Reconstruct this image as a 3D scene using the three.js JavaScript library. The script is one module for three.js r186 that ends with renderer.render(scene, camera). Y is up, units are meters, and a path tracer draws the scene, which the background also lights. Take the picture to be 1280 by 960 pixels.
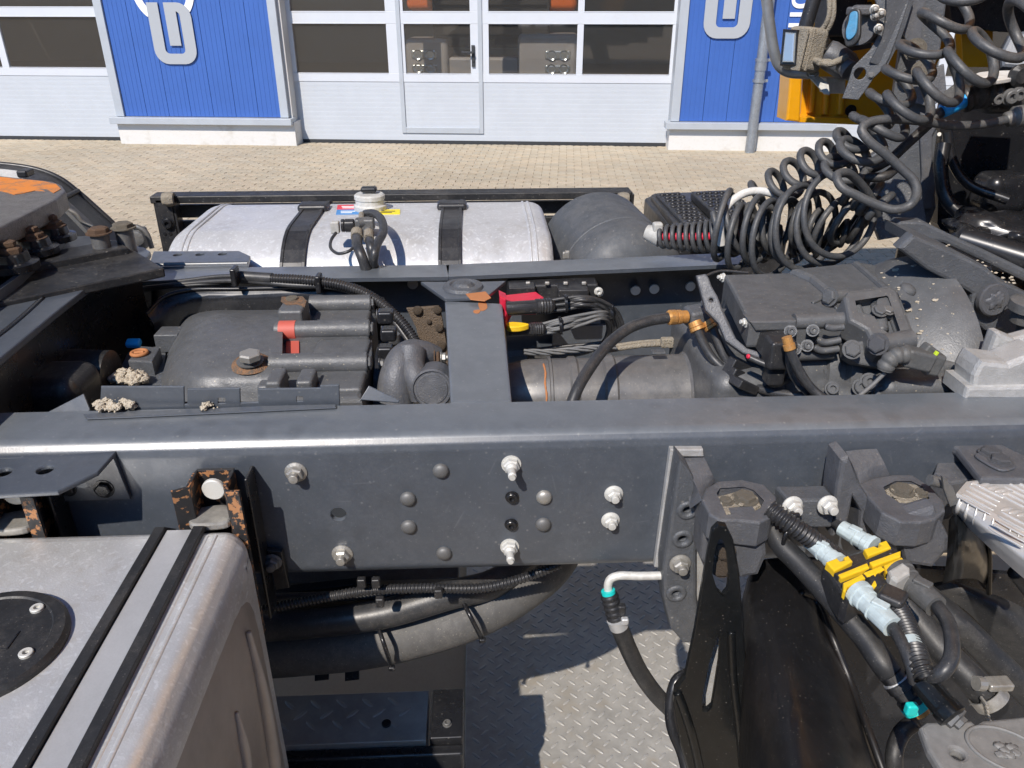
import * as THREE from 'three';
import { mergeGeometries, mergeVertices, toCreasedNormals } from 'three/addons/utils/BufferGeometryUtils.js';
import { RoundedBoxGeometry } from 'three/addons/geometries/RoundedBoxGeometry.js';
import { TextGeometry } from 'three/addons/geometries/TextGeometry.js';
import { FontLoader } from 'three/addons/loaders/FontLoader.js';
import { Sky } from 'three/addons/objects/Sky.js';
import { Brush, Evaluator, SUBTRACTION } from 'three-bvh-csg';

// ---------------------------------------------------------------- camera, sky, sun, exposure
const scene = new THREE.Scene();
const FOC = 985, PITCH = 26.3 * Math.PI / 180, YAW = -2.62 * Math.PI / 180, CAMY = 1.7, CAMZ = 1.0;
const camera = new THREE.PerspectiveCamera(2 * Math.atan(480 / FOC) * 180 / Math.PI, 4 / 3, 0.05, 3000);
camera.position.set(0, CAMY, CAMZ);
const Fv = new THREE.Vector3(-Math.sin(YAW) * Math.cos(PITCH), -Math.sin(PITCH), -Math.cos(YAW) * Math.cos(PITCH));
camera.lookAt(camera.position.clone().add(Fv));
const SUN = new THREE.Vector3(-0.318, 0.73, 0.625).normalize();
const sky = new Sky();
sky.name = 'sky'; sky.scale.setScalar(2000); sky.userData = { kind: 'structure', label: 'clear blue daytime sky' };
{ const u = sky.material.uniforms; u.turbidity.value = 5; u.rayleigh.value = 0.7; u.mieCoefficient.value = 0.004; u.mieDirectionalG.value = 0.8; u.sunPosition.value.copy(SUN); if (u.cloudCoverage) u.cloudCoverage.value = 0.0; }
scene.add(sky);
scene.environmentIntensity = 0.17;
const sun = new THREE.DirectionalLight(0xfff3e4, 5);
sun.position.copy(SUN).multiplyScalar(20); sun.castShadow = true;
sun.shadow.mapSize.set(4096, 4096);
{ const c = sun.shadow.camera; c.left = -9; c.right = 9; c.top = 9; c.bottom = -9; c.near = 1; c.far = 50; c.updateProjectionMatrix(); }
scene.add(sun); scene.add(sun.target);
const renderer = new THREE.WebGLRenderer({ antialias: true });
renderer.setSize(1024, 768);
renderer.toneMapping = THREE.LinearToneMapping;
renderer.toneMappingExposure = 1.16;
renderer.shadowMap.enabled = true;
const font = await new FontLoader().loadAsync('fonts/droid/droid_sans_bold.typeface.json');

// ---------------------------------------------------------------- small tools
let seed = 7;
const rnd = () => { seed |= 0; seed = seed + 0x6D2B79F5 | 0; let t = Math.imul(seed ^ seed >>> 15, 1 | seed); t = t + Math.imul(t ^ t >>> 7, 61 | t) ^ t; return ((t ^ t >>> 14) >>> 0) / 4294967296; };
const rr = (a, b) => a + (b - a) * rnd();
const V = (x, y, z) => new THREE.Vector3(x, y, z);
const X = V(1, 0, 0), YY = V(0, 1, 0), ZZ = V(0, 0, 1);
const Rv = new THREE.Vector3().crossVectors(Fv, YY).normalize(), Uv = new THREE.Vector3().crossVectors(Rv, Fv);
const ray = (px, py) => Fv.clone().multiplyScalar(FOC).addScaledVector(Rv, px - 640).addScaledVector(Uv, 480 - py);
const onPlane = (px, py, p, n) => { const d = ray(px, py), o = camera.position; return o.clone().addScaledVector(d, p.clone().sub(o).dot(n) / d.dot(n)); };
const Z = (px, py, z) => onPlane(px, py, V(0, 0, z), ZZ);          // where a sight line meets the upright plane z
const Y = (px, py, y) => onPlane(px, py, V(0, y, 0), YY);          // ... the level plane y
const XX = (px, py, x) => onPlane(px, py, V(x, 0, 0), X);
const proj = p => { const d = p.clone().sub(camera.position), w = d.dot(Fv); return [640 + FOC * d.dot(Rv) / w, 480 - FOC * d.dot(Uv) / w, w]; };
const pxm = p => FOC / proj(p)[2];                                 // pixels per metre at a point

// ---------------------------------------------------------------- naming and adding
const names = {};
const numbered = n => { const k = names[n] = (names[n] || 0) + 1; return k === 1 ? n : n + '_' + String(k - 1).padStart(3, '0'); };
const origin = new WeakMap();
function tag(o, label, category, group) { o.userData.label = label; if (category) o.userData.category = category; if (group) o.userData.group = group; return o; }
function thing(name, label, category, at = V(0, 0, 0), group) {
  const o = new THREE.Group(); o.name = numbered(name); o.position.copy(at); origin.set(o, at.clone()); scene.add(o);
  return tag(o, label, category, group);
}
function prep(g) {                                                  // one plain layout for every geometry, uv in metres
  g = g.index ? g.toNonIndexed() : g;
  for (const k of Object.keys(g.attributes)) if (k !== 'position' && k !== 'normal') g.deleteAttribute(k);
  if (!g.attributes.normal) g.computeVertexNormals();
  const p = g.attributes.position, uv = new Float32Array(p.count * 2);
  for (let i = 0; i < p.count; i += 3) {
    const ax = p.getX(i), ay = p.getY(i), az = p.getZ(i), bx = p.getX(i + 1) - ax, by = p.getY(i + 1) - ay, bz = p.getZ(i + 1) - az, cx = p.getX(i + 2) - ax, cy = p.getY(i + 2) - ay, cz = p.getZ(i + 2) - az;
    const nx = Math.abs(by * cz - bz * cy), ny = Math.abs(bz * cx - bx * cz), nz = Math.abs(bx * cy - by * cx);
    for (let j = i; j < i + 3; j++) {
      const x = p.getX(j), y = p.getY(j), z = p.getZ(j);
      if (nx >= ny && nx >= nz) { uv[2 * j] = z; uv[2 * j + 1] = y; } else if (ny >= nz) { uv[2 * j] = x; uv[2 * j + 1] = z; } else { uv[2 * j] = x; uv[2 * j + 1] = y; }
    }
  }
  g.setAttribute('uv', new THREE.BufferAttribute(uv, 2));
  g.groups = []; g.morphAttributes = {};
  return g;
}
function obj(name, geos, mat, parent = scene, label) {               // merges world-space geometries into one named mesh under parent
  const list = (Array.isArray(geos) ? geos : [geos]).flat(3).map(prep);
  const g = list.length > 1 ? mergeGeometries(list, false) : list[0];
  g.computeBoundingBox();
  const b = g.boundingBox, c = V((b.min.x + b.max.x) / 2, b.min.y, (b.min.z + b.max.z) / 2);
  g.translate(-c.x, -c.y, -c.z);
  const m = new THREE.Mesh(g, mat); m.name = numbered(name);
  m.castShadow = m.receiveShadow = true;
  const po = origin.get(parent) || V(0, 0, 0);
  m.position.copy(c).sub(po); origin.set(m, c);
  if (label) m.userData.label = label;
  parent.add(m);
  return m;
}
const qd = new THREE.Quaternion();
function put(name, geo, mat, parent, pos, dir = YY, s = 1, spin = 0) { // a shared geometry, standing along +y, set at pos pointing along dir
  const m = new THREE.Mesh(geo, mat); m.name = numbered(name); m.castShadow = m.receiveShadow = true;
  m.position.copy(pos).sub(origin.get(parent) || V(0, 0, 0)); origin.set(m, pos.clone());
  m.quaternion.setFromUnitVectors(YY, dir.clone().normalize()).multiply(qd.setFromAxisAngle(YY, spin)); m.scale.setScalar(s);
  parent.add(m); return m;
}

// ---------------------------------------------------------------- shapes
const basis = (o, u, v, n) => new THREE.Matrix4().makeBasis(u, v, n).setPosition(o);
const shapeOf = (pts, holes = []) => {
  const s = new THREE.Shape(pts.map(p => new THREE.Vector2(p[0], p[1])));
  for (const h of holes) { const q = new THREE.Path(); if (h.pts) q.setFromPoints(h.pts.map(p => new THREE.Vector2(p[0], p[1]))); else q.absellipse(h[0], h[1], h[2], h[3] || h[2], 0, Math.PI * 2, false, h[4] || 0); s.holes.push(q); }
  return s;
};
function extr(shape, th, o, u, v, n, bev = 0, curve = 10) {
  const b = Math.min(bev, th * 0.45);
  const g = new THREE.ExtrudeGeometry(shape, { depth: th - 2 * b, bevelEnabled: b > 0, bevelThickness: b, bevelSize: b, bevelOffset: -b, bevelSegments: 2, curveSegments: curve });
  if (b) g.translate(0, 0, b);
  return g.applyMatrix4(basis(o, u, v, n));
}
// plates: outlines measured in the photograph, put at their real distance and given thickness
function plateZ(pts, z, th, { holes = [], bev = 0.0015, round = false } = {}) {
  const P = pts.map(p => { const q = Z(p[0], p[1], z); return [q.x, q.y]; });
  const H = holes.map(h => { if (h.pts) return { pts: h.pts.map(p => { const q = Z(p[0], p[1], z); return [q.x, q.y]; }) }; const c = Z(h[0], h[1], z), k = 1 / pxm(c); return [c.x, c.y, h[2] * k]; });
  return extr(round ? smoothShape(P, H) : shapeOf(P, H), th, V(0, 0, z - th), X, YY, ZZ, bev);
}
function plateY(pts, y, th, { holes = [], bev = 0.0015, round = false } = {}) {
  const P = pts.map(p => { const q = Y(p[0], p[1], y); return [q.x, -q.z]; });
  const H = holes.map(h => { if (h.pts) return { pts: h.pts.map(p => { const q = Y(p[0], p[1], y); return [q.x, -q.z]; }) }; const c = Y(h[0], h[1], y), k = 1 / pxm(c); return [c.x, -c.z, h[2] * k]; });
  return extr(round ? smoothShape(P, H) : shapeOf(P, H), th, V(0, y - th, 0), X, V(0, 0, -1), YY, bev);
}
function smoothShape(P, H = [], n = 6) {                             // closed outline with rounded corners
  const c = new THREE.CatmullRomCurve3(P.map(p => V(p[0], p[1], 0)), true, 'catmullrom', 0.5);
  return shapeOf(c.getPoints(P.length * n).slice(0, -1).map(p => [p.x, p.y]), H);
}
const plateX = (pts, x, th, holes = [], bev = 0.0015) => extr(shapeOf(pts, holes), th, V(x + th, 0, 0), ZZ, YY, V(-1, 0, 0), bev); // outline in [z, y]
const box = (x, y, z, w, h, d, r = 0.003) => { r = Math.min(r, w / 2.2, h / 2.2, d / 2.2); return new RoundedBoxGeometry(w, h, d, 2, r).translate(x, y, z); };
const boxAt = (c, w, h, d, r = 0.003, rot) => { const g = new RoundedBoxGeometry(w, h, d, 2, Math.min(r, w / 2.2, h / 2.2, d / 2.2)); if (rot) g.applyMatrix4(new THREE.Matrix4().makeRotationFromEuler(new THREE.Euler(...rot, 'YXZ'))); return g.translate(c.x, c.y, c.z); };
function orient(g, p, dir) { return g.applyQuaternion(new THREE.Quaternion().setFromUnitVectors(YY, dir.clone().normalize())).translate(p.x, p.y, p.z); }
function cyl(a, b, r0, r1 = r0, seg = 24) { const d = b.clone().sub(a), h = d.length(); return orient(new THREE.CylinderGeometry(r1, r0, h, seg).translate(0, h / 2, 0), a, d); }
const lathe = (pts, seg = 32) => new THREE.LatheGeometry(pts.map(p => new THREE.Vector2(p[0], p[1])), seg);
function turned(pts, a, dir, seg = 32) { return orient(toCreasedNormals(lathe(pts, seg), 0.6), a, dir); } // profile [radius, height] about an axis
function sweep(curve, N, rad, M = 10, caps = true) {
  if (Array.isArray(curve)) curve = curve.length > 2 ? new THREE.CatmullRomCurve3(curve, false, 'centripetal') : new THREE.LineCurve3(...curve);
  const P = curve.getSpacedPoints(N), rf = typeof rad === 'function' ? rad : () => rad;
  const T = P.map((p, i) => P[Math.min(N, i + 1)].clone().sub(P[Math.max(0, i - 1)]).normalize());
  let nrm = Math.abs(T[0].y) < 0.9 ? YY.clone() : X.clone();
  const pos = [], nor = [], idx = [];
  for (let i = 0; i <= N; i++) {
    nrm = nrm.clone().addScaledVector(T[i], -nrm.dot(T[i])).normalize();
    const bi = V(0, 0, 0).crossVectors(T[i], nrm), r = rf(i / N, i);
    for (let j = 0; j <= M; j++) { const a = j / M * Math.PI * 2, d = nrm.clone().multiplyScalar(Math.cos(a)).addScaledVector(bi, Math.sin(a)); pos.push(P[i].x + d.x * r, P[i].y + d.y * r, P[i].z + d.z * r); nor.push(d.x, d.y, d.z); }
  }
  for (let i = 0; i < N; i++) for (let j = 0; j < M; j++) { const a = i * (M + 1) + j, b = a + M + 1; idx.push(a, a + 1, b, b, a + 1, b + 1); }
  if (caps) for (const e of [0, N]) { const c = pos.length / 3; pos.push(P[e].x, P[e].y, P[e].z); const t = e ? T[e] : T[e].clone().negate(); nor.push(t.x, t.y, t.z); for (let j = 0; j < M; j++) { const a = e * (M + 1) + j; e ? idx.push(c, a, a + 1) : idx.push(c, a + 1, a); } }
  const g = new THREE.BufferGeometry();
  g.setAttribute('position', new THREE.Float32BufferAttribute(pos, 3)); g.setAttribute('normal', new THREE.Float32BufferAttribute(nor, 3)); g.setIndex(idx);
  if (typeof rad === 'function') {                                   // ridges and tapers: slope the normals with the radius
    const h = lenOf(P) / N, na = g.attributes.normal;
    for (let i = 0; i <= N; i++) { const s = (rf(Math.min(N, i + 1) / N, Math.min(N, i + 1)) - rf(Math.max(0, i - 1) / N, Math.max(0, i - 1))) / (2 * h); for (let j = 0; j <= M; j++) { const k = i * (M + 1) + j, d = V(na.getX(k), na.getY(k), na.getZ(k)).addScaledVector(T[i], -s).normalize(); na.setXYZ(k, d.x, d.y, d.z); } }
  }
  return g;
}
const lenOf = pts => { let l = 0; for (let i = 1; i < pts.length; i++) l += pts[i].distanceTo(pts[i - 1]); return l; };
const hose = (pts, r, M = 10) => sweep(pts, Math.max(8, Math.ceil(lenOf(pts) / Math.max(r * 0.8, 0.004))), r, M);
const zl = list => list.map(p => Z(p[0], p[1], p[2]));              // [px, py, z] to points
function conduit(pts, r, pitch = 0.0062, M = 12) {                  // corrugated tube: real ridges
  const L = lenOf(pts), n = Math.round(L / pitch) * 4;
  return sweep(pts, n, (t, i) => r * (i % 4 < 2 ? 1.03 : 0.84), M);
}
function helix(axis, R, turns, phase = 0, per = 22) {               // points coiling about an axis curve
  const c = new THREE.CatmullRomCurve3(axis, false, 'centripetal'), n = Math.round(turns * per), out = [];
  let nrm = V(0.1, 1, 0.05);
  for (let i = 0; i <= n; i++) {
    const t = i / n, p = c.getPointAt(t), d = c.getTangentAt(t);
    nrm = nrm.clone().addScaledVector(d, -nrm.dot(d)).normalize();
    const b = V(0, 0, 0).crossVectors(d, nrm), a = phase + t * turns * Math.PI * 2, q = typeof R === 'function' ? R(t) : R;
    out.push(p.addScaledVector(nrm, Math.cos(a) * q).addScaledVector(b, Math.sin(a) * q));
  }
  return out;
}
function helixN(axis, R, turns, phase, nA, nB, per = 26) {             // loops whose plane leans from normal nA to nB
  const c = new THREE.CatmullRomCurve3(axis, false, 'centripetal'), n = Math.round(turns * per), out = [];
  for (let i = 0; i <= n; i++) {
    const t = i / n, p = c.getPointAt(t), k = nA.clone().lerp(nB, t).normalize(), u = new THREE.Vector3().crossVectors(YY, k).normalize(), b = new THREE.Vector3().crossVectors(k, u);
    const a = phase + t * turns * Math.PI * 2, q = typeof R === 'function' ? R(t) : R; out.push(p.addScaledVector(u, Math.cos(a) * q).addScaledVector(b, Math.sin(a) * q));
  }
  return out;
}
const coilG = (pts, r, M = 9) => sweep(new THREE.CatmullRomCurve3(pts, false, 'centripetal'), Math.round(pts.length * 1.6), r, M);
function patch(rows, th = 0.004, nu = 5, nv = 5) {                   // smooth shell through rows of world points, with thickness
  const R = rows.map(r => new THREE.CatmullRomCurve3(r, false, 'centripetal').getPoints((r.length - 1) * nu));
  const C = R[0].map((_, j) => rows.length > 2 ? new THREE.CatmullRomCurve3(R.map(r => r[j]), false, 'centripetal').getPoints((rows.length - 1) * nv) : [0, 1, 2, 3, 4].map(k => R[0][j].clone().lerp(R[1][j], k / 4)));
  const a = C.length, b = C[0].length, pos = [], idx = [];
  for (const col of C) for (const p of col) pos.push(p.x, p.y, p.z);
  for (let i = 0; i < a - 1; i++) for (let j = 0; j < b - 1; j++) { const k = i * b + j; idx.push(k, k + 1, k + b, k + 1, k + b + 1, k + b); }
  const g = new THREE.BufferGeometry(); g.setAttribute('position', new THREE.Float32BufferAttribute(pos, 3)); g.setIndex(idx); g.computeVertexNormals();
  const N = g.attributes.normal, m = Math.floor(a / 2) * b + Math.floor(b / 2);
  const see = V(N.getX(m), N.getY(m), N.getZ(m)).dot(camera.position.clone().sub(V(pos[3 * m], pos[3 * m + 1], pos[3 * m + 2])));
  const s = see > 0 ? -th : th, n0 = a * b;
  for (let i = 0; i < n0; i++) pos.push(pos[3 * i] + N.getX(i) * s, pos[3 * i + 1] + N.getY(i) * s, pos[3 * i + 2] + N.getZ(i) * s);
  const id2 = [...idx]; for (let i = 0; i < idx.length; i += 3) id2.push(idx[i] + n0, idx[i + 2] + n0, idx[i + 1] + n0);
  const edge = (p, q) => id2.push(p, q, p + n0, q, q + n0, p + n0);
  for (let j = 0; j < b - 1; j++) { edge(j, j + 1); edge((a - 1) * b + j, (a - 1) * b + j + 1); }
  for (let i = 0; i < a - 1; i++) { edge(i * b, (i + 1) * b); edge(i * b + b - 1, (i + 1) * b + b - 1); }
  if (see < 0) for (let i = 0; i < id2.length; i += 3) { const t = id2[i]; id2[i] = id2[i + 1]; id2[i + 1] = t; }
  const h = new THREE.BufferGeometry(); h.setAttribute('position', new THREE.Float32BufferAttribute(pos, 3)); h.setIndex(id2);
  h.computeVertexNormals();
  return toCreasedNormals(h, 0.9);
}
function lump(c, rx, ry, rz, n = 3, rough = 0.25) {                   // an uneven clod
  const g = mergeVertices(new THREE.IcosahedronGeometry(1, n).deleteAttribute('normal').deleteAttribute('uv'), 1e-4), p = g.attributes.position, k = rr(0, 50);
  for (let i = 0; i < p.count; i++) { const v = V(p.getX(i), p.getY(i), p.getZ(i)), s = 1 + rough * (Math.sin(v.x * 5 + k) * Math.cos(v.y * 6 + k * 2) + 0.6 * Math.sin(v.z * 13 + k * 3) * Math.sin(v.x * 11 - k)); p.setXYZ(i, v.x * s * rx + c.x, v.y * s * ry + c.y, v.z * s * rz + c.z); }
  g.computeVertexNormals(); return g;
}
function splitTop(g, limit = 0.75) {                                 // faces that look up (to carry the painted sky sheen) apart from the rest
  g = prep(g); const p = g.attributes.position, n = g.attributes.normal, out = [[[], []], [[], []]];
  for (let i = 0; i < p.count; i += 3) {
    const a = V(p.getX(i), p.getY(i), p.getZ(i)), f = V(p.getX(i + 1), p.getY(i + 1), p.getZ(i + 1)).sub(a).cross(V(p.getX(i + 2), p.getY(i + 2), p.getZ(i + 2)).sub(a)).normalize(), o = out[f.y > limit ? 1 : 0];
    for (let j = i; j < i + 3; j++) { o[0].push(p.getX(j), p.getY(j), p.getZ(j)); o[1].push(n.getX(j), n.getY(j), n.getZ(j)); }
  }
  return out.map(o => { const h = new THREE.BufferGeometry(); h.setAttribute('position', new THREE.Float32BufferAttribute(o[0], 3)); h.setAttribute('normal', new THREE.Float32BufferAttribute(o[1], 3)); return h; });
}
const flat = g => { g = g.toNonIndexed(); g.computeVertexNormals(); return g; };
// fasteners, standing along +y from the face they sit on
const FG = {};
FG.hex = flat(lathe([[0, 0.62], [0.8, 0.62], [1, 0.5], [1, 0], [0, 0]].reverse(), 6));                       // hexagon of radius 1
FG.hexHead = (() => { const g = mergeGeometries([prep(FG.hex.clone()), prep(flat(lathe([[1.25, 0], [1.25, 0.12], [0, 0.14]], 18)))]); return g; })();
FG.nutStud = mergeGeometries([prep(flat(lathe([[1.32, 0], [1.32, 0.14], [1.0, 0.3], [0, 0.3]], 20))), prep(FG.hex.clone().scale(1, 1.45, 1).translate(0, 0.2, 0)), prep(lathe([[0.56, 1], [0.56, 1.7], [0.5, 1.78], [0, 1.78]], 14)),
  ...[0, 1, 2, 3, 4].map(i => prep(lathe([[0.54, 1.12 + i * 0.12], [0.6, 1.17 + i * 0.12], [0.54, 1.22 + i * 0.12]], 14)))]);
FG.longStud = mergeGeometries([prep(FG.hex.clone().scale(1, 1.6, 1)), prep(toCreasedNormals(lathe([[0.75, 0.9], [0.72, 1.2], [0.5, 1.5], [0.5, 2.7], [0.36, 2.8], [0.36, 3.1], [0, 3.12]], 16), 0.5)), prep(flat(lathe([[1.2, 0], [1.2, 0.12], [0, 0.14]], 18)))]);
FG.rivet = prep(lathe([[1.05, 0], [1.06, 0.16], [0.98, 0.4], [0.8, 0.58], [0.5, 0.72], [0.2, 0.78], [0, 0.78]], 20));
FG.socket = mergeGeometries([prep(toCreasedNormals(lathe([[1.25, 0], [1.25, 0.15], [1, 0.2], [1, 0.75], [0.9, 0.85], [0.5, 0.85], [0.5, 0.4], [0, 0.35]], 20), 0.5))]);
FG.disc = prep(toCreasedNormals(lathe([[1, 0], [1, 0.3], [0.92, 0.4], [0, 0.4]], 24), 0.5));
for (const k in FG) { FG[k] = prep(FG[k]); }
// ---------------------------------------------------------------- procedural textures (colour, grain, dust, wear)
const TN = 768;
function field(cells, s) {                                           // tileable value noise
  seed = s; const g = Float32Array.from({ length: cells * cells }, rnd), out = new Float32Array(TN * TN), k = cells / TN;
  for (let y = 0; y < TN; y++) {
    const fy = y * k, y0 = Math.floor(fy), ty = fy - y0, wy = ty * ty * (3 - 2 * ty), r0 = y0 % cells * cells, r1 = (y0 + 1) % cells * cells;
    for (let x = 0; x < TN; x++) { const fx = x * k, x0 = Math.floor(fx), tx = fx - x0, wx = tx * tx * (3 - 2 * tx), c0 = x0 % cells, c1 = (x0 + 1) % cells;
      const a = g[r0 + c0] + (g[r0 + c1] - g[r0 + c0]) * wx, b = g[r1 + c0] + (g[r1 + c1] - g[r1 + c0]) * wx; out[y * TN + x] = a + (b - a) * wy; }
  }
  return out;
}
const mix = (list, w) => { const o = new Float32Array(TN * TN); let s = 0; for (let k = 0; k < list.length; k++) { s += w[k]; for (let i = 0; i < o.length; i++) o[i] += list[k][i] * w[k]; } for (let i = 0; i < o.length; i++) o[i] /= s; return o; };
const fA = field(6, 11), fB = field(18, 12), fC = field(56, 13), fD = field(170, 14), fE = field(512, 15), fG = field(10, 16), fH = field(33, 17);
const big = mix([fA, fB, fC], [1, 0.7, 0.4]), mid = mix([fG, fH, fC, fD], [0.6, 1, 0.8, 0.5]), fine = mix([fD, fE], [0.6, 1]);
function specks(n, s, r0, r1, stretch = 1) {                          // scattered dust spots, splashes
  seed = s; const o = new Float32Array(TN * TN);
  for (let k = 0; k < n; k++) { const cx = rnd() * TN, cy = rnd() * TN, r = r0 + (r1 - r0) * Math.pow(rnd(), 5), v = 0.35 + 0.65 * rnd(), e = 1 + (stretch - 1) * rnd(), a = rnd() * 6.3, ca = Math.cos(a), sa = Math.sin(a), q = Math.ceil(r * e + 1);
    for (let y = -q; y <= q; y++) for (let x = -q; x <= q; x++) { const u = (x * ca + y * sa) / e, w = -x * sa + y * ca, d = Math.sqrt(u * u + w * w); if (d < r + 0.7) { const i = ((Math.floor(cy + y) + TN) % TN) * TN + (Math.floor(cx + x) + TN) % TN; o[i] = Math.max(o[i], v * Math.min(1, r + 0.7 - d)); } } }
  return o;
}
const spA = specks(2600, 21, 0.25, 1.5), spB = specks(16000, 22, 0.3, 2.4, 3), spS = specks(90, 23, 0.3, 0.8, 36);
const LUT = new Uint8Array(4097);
const l2sSlow = c => { c = Math.max(0, Math.min(1, c)); return 255 * (c <= 0.0031308 ? 12.92 * c : 1.055 * Math.pow(c, 1 / 2.4) - 0.055); };
for (let i = 0; i <= 4096; i++) LUT[i] = l2sSlow(i / 4096);
const l2s = c => LUT[c <= 0 ? 0 : c >= 1 ? 4096 : (c * 4096 + 0.5) | 0];
function tex(fn, size, color = true) {                                // fn(i) gives linear r, g, b (or one value); size in metres
  const d = new Uint8Array(TN * TN * 4), n = TN * TN;
  for (let i = 0; i < n; i++) {
    const c = fn(i), j = 4 * i; d[j + 3] = 255;
    if (typeof c === 'number') d[j] = d[j + 1] = d[j + 2] = color ? l2s(c) : 255 * (c < 0 ? 0 : c > 1 ? 1 : c);
    else { d[j] = l2s(c[0]); d[j + 1] = l2s(c[1]); d[j + 2] = l2s(c[2]); }
  }
  const t = new THREE.DataTexture(d, TN, TN); t.wrapS = t.wrapT = THREE.RepeatWrapping; t.repeat.set(1 / size, 1 / size); t.magFilter = THREE.LinearFilter; t.minFilter = THREE.LinearMipmapLinearFilter; t.generateMipmaps = true;
  if (color) t.colorSpace = THREE.SRGBColorSpace; t.needsUpdate = true; return t;
}
const lerp3 = (a, b, t) => [a[0] + (b[0] - a[0]) * t, a[1] + (b[1] - a[1]) * t, a[2] + (b[2] - a[2]) * t];
const sm = (a, b, x) => { const t = Math.max(0, Math.min(1, (x - a) / (b - a))); return t * t * (3 - 2 * t); };
const DUST = [0.2, 0.185, 0.165];
const dusty = (c, k, sp, spc = [0.5, 0.47, 0.42], size = 0.9, v = 0.25) => tex(i => {
  const q = 1 - v + 2 * v * mid[i], d = k * sm(0.42, 0.72, big[i] * 0.6 + fine[i] * 0.4), e = sp * spA[i], o = [0, 0, 0];
  for (let j = 0; j < 3; j++) { let x = c[j] * q; x += (DUST[j] - x) * d; o[j] = x + (spc[j] - x) * e; }
  return o;
}, size);
const roughMap = tex(i => 0.55 + 0.5 * mid[i] + 0.25 * spA[i], 0.7, false);
const roughMap2 = tex(i => 0.6 + 0.35 * big[i] + 0.2 * fine[i], 0.5, false);
const bumpFine = tex(i => 0.6 * fD[i] + 0.4 * fE[i], 0.28, false), bumpCast = tex(i => 0.7 * fE[i] + 0.3 * fD[i], 0.45, false), bumpWave = tex(i => big[i], 0.8, false);
const std = (o) => new THREE.MeshStandardMaterial(o);
const C = (r, g, b) => new THREE.Color().setRGB(r, g, b);
const M = {};
M.shaft = std({ map: dusty([0.13, 0.13, 0.132], 0.35, 0.3, undefined, 0.5), roughness: 0.5, roughnessMap: roughMap, metalness: 0.25 });
M.drum = std({ map: dusty([0.062, 0.07, 0.081], 0.16, 0.3), roughness: 0.75, roughnessMap: roughMap, metalness: 0 });
M.endDirtShade = std({ map: tex(i => { let o = [0.4, 0.375, 0.345].map(q => q * (0.8 + 0.4 * big[i])); return lerp3(o, [0.6, 0.57, 0.52], 0.5 * spA[i]); }, 0.5), roughness: 0.5, roughnessMap: roughMap, metalness: 0.3 });  // brown of road dirt and of the shaded end, both put into the colour
const SLATE = [0.057, 0.068, 0.085];
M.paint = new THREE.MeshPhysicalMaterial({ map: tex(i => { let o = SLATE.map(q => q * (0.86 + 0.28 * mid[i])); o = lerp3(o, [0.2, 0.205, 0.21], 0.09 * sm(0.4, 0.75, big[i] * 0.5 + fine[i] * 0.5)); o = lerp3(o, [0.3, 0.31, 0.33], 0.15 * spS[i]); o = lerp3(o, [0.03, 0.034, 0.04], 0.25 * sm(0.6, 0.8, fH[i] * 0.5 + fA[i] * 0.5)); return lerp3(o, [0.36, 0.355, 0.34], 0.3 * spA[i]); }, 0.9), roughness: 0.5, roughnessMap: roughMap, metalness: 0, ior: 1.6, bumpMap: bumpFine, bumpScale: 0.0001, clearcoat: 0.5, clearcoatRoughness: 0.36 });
M.paintSkySheen = new THREE.MeshPhysicalMaterial({ map: tex(i => { let o = [0.106, 0.121, 0.139].map(q => q * (0.86 + 0.28 * mid[i])); o = lerp3(o, [0.2, 0.205, 0.21], 0.09 * sm(0.4, 0.75, big[i] * 0.5 + fine[i] * 0.5)); o = lerp3(o, [0.3, 0.31, 0.33], 0.15 * spS[i]); o = lerp3(o, [0.03, 0.034, 0.04], 0.25 * sm(0.6, 0.8, fH[i] * 0.5 + fA[i] * 0.5)); return lerp3(o, [0.36, 0.355, 0.34], 0.3 * spA[i]); }, 0.9), roughness: 0.5, roughnessMap: roughMap, metalness: 0, ior: 1.6, bumpMap: bumpFine, bumpScale: 0.0001, clearcoat: 0.5, clearcoatRoughness: 0.36 });  // lighter copy of the paint: sky sheen on upward faces, put into the colour
M.cast = std({ map: dusty([0.08, 0.087, 0.098], 0.12, 0.4), roughness: 0.62, roughnessMap: roughMap, metalness: 0.1, bumpMap: bumpCast, bumpScale: 0.0009 });
M.castWorn = std({ map: dusty([0.085, 0.09, 0.102], 0.2, 0.3, [0.4, 0.33, 0.24], 0.6), roughness: 0.66, roughnessMap: roughMap, metalness: 0.1, bumpMap: bumpCast, bumpScale: 0.0007 });
M.gear = std({ map: dusty([0.092, 0.097, 0.104], 0.1, 0.55, [0.55, 0.48, 0.34], 0.55), roughness: 0.62, roughnessMap: roughMap, metalness: 0.1, bumpMap: bumpCast, bumpScale: 0.0004 });
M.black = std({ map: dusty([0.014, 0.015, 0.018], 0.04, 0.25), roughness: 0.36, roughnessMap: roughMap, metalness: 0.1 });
M.blackDusty = std({ map: dusty([0.015, 0.016, 0.018], 0.16, 0.4), roughness: 0.6, roughnessMap: roughMap });
M.gloss = new THREE.MeshPhysicalMaterial({ map: dusty([0.006, 0.007, 0.008], 0.015, 0.3, [0.3, 0.28, 0.25], 0.5), roughness: 0.42, roughnessMap: roughMap, specularIntensity: 0.5, clearcoat: 0.25, clearcoatRoughness: 0.15 });
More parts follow.
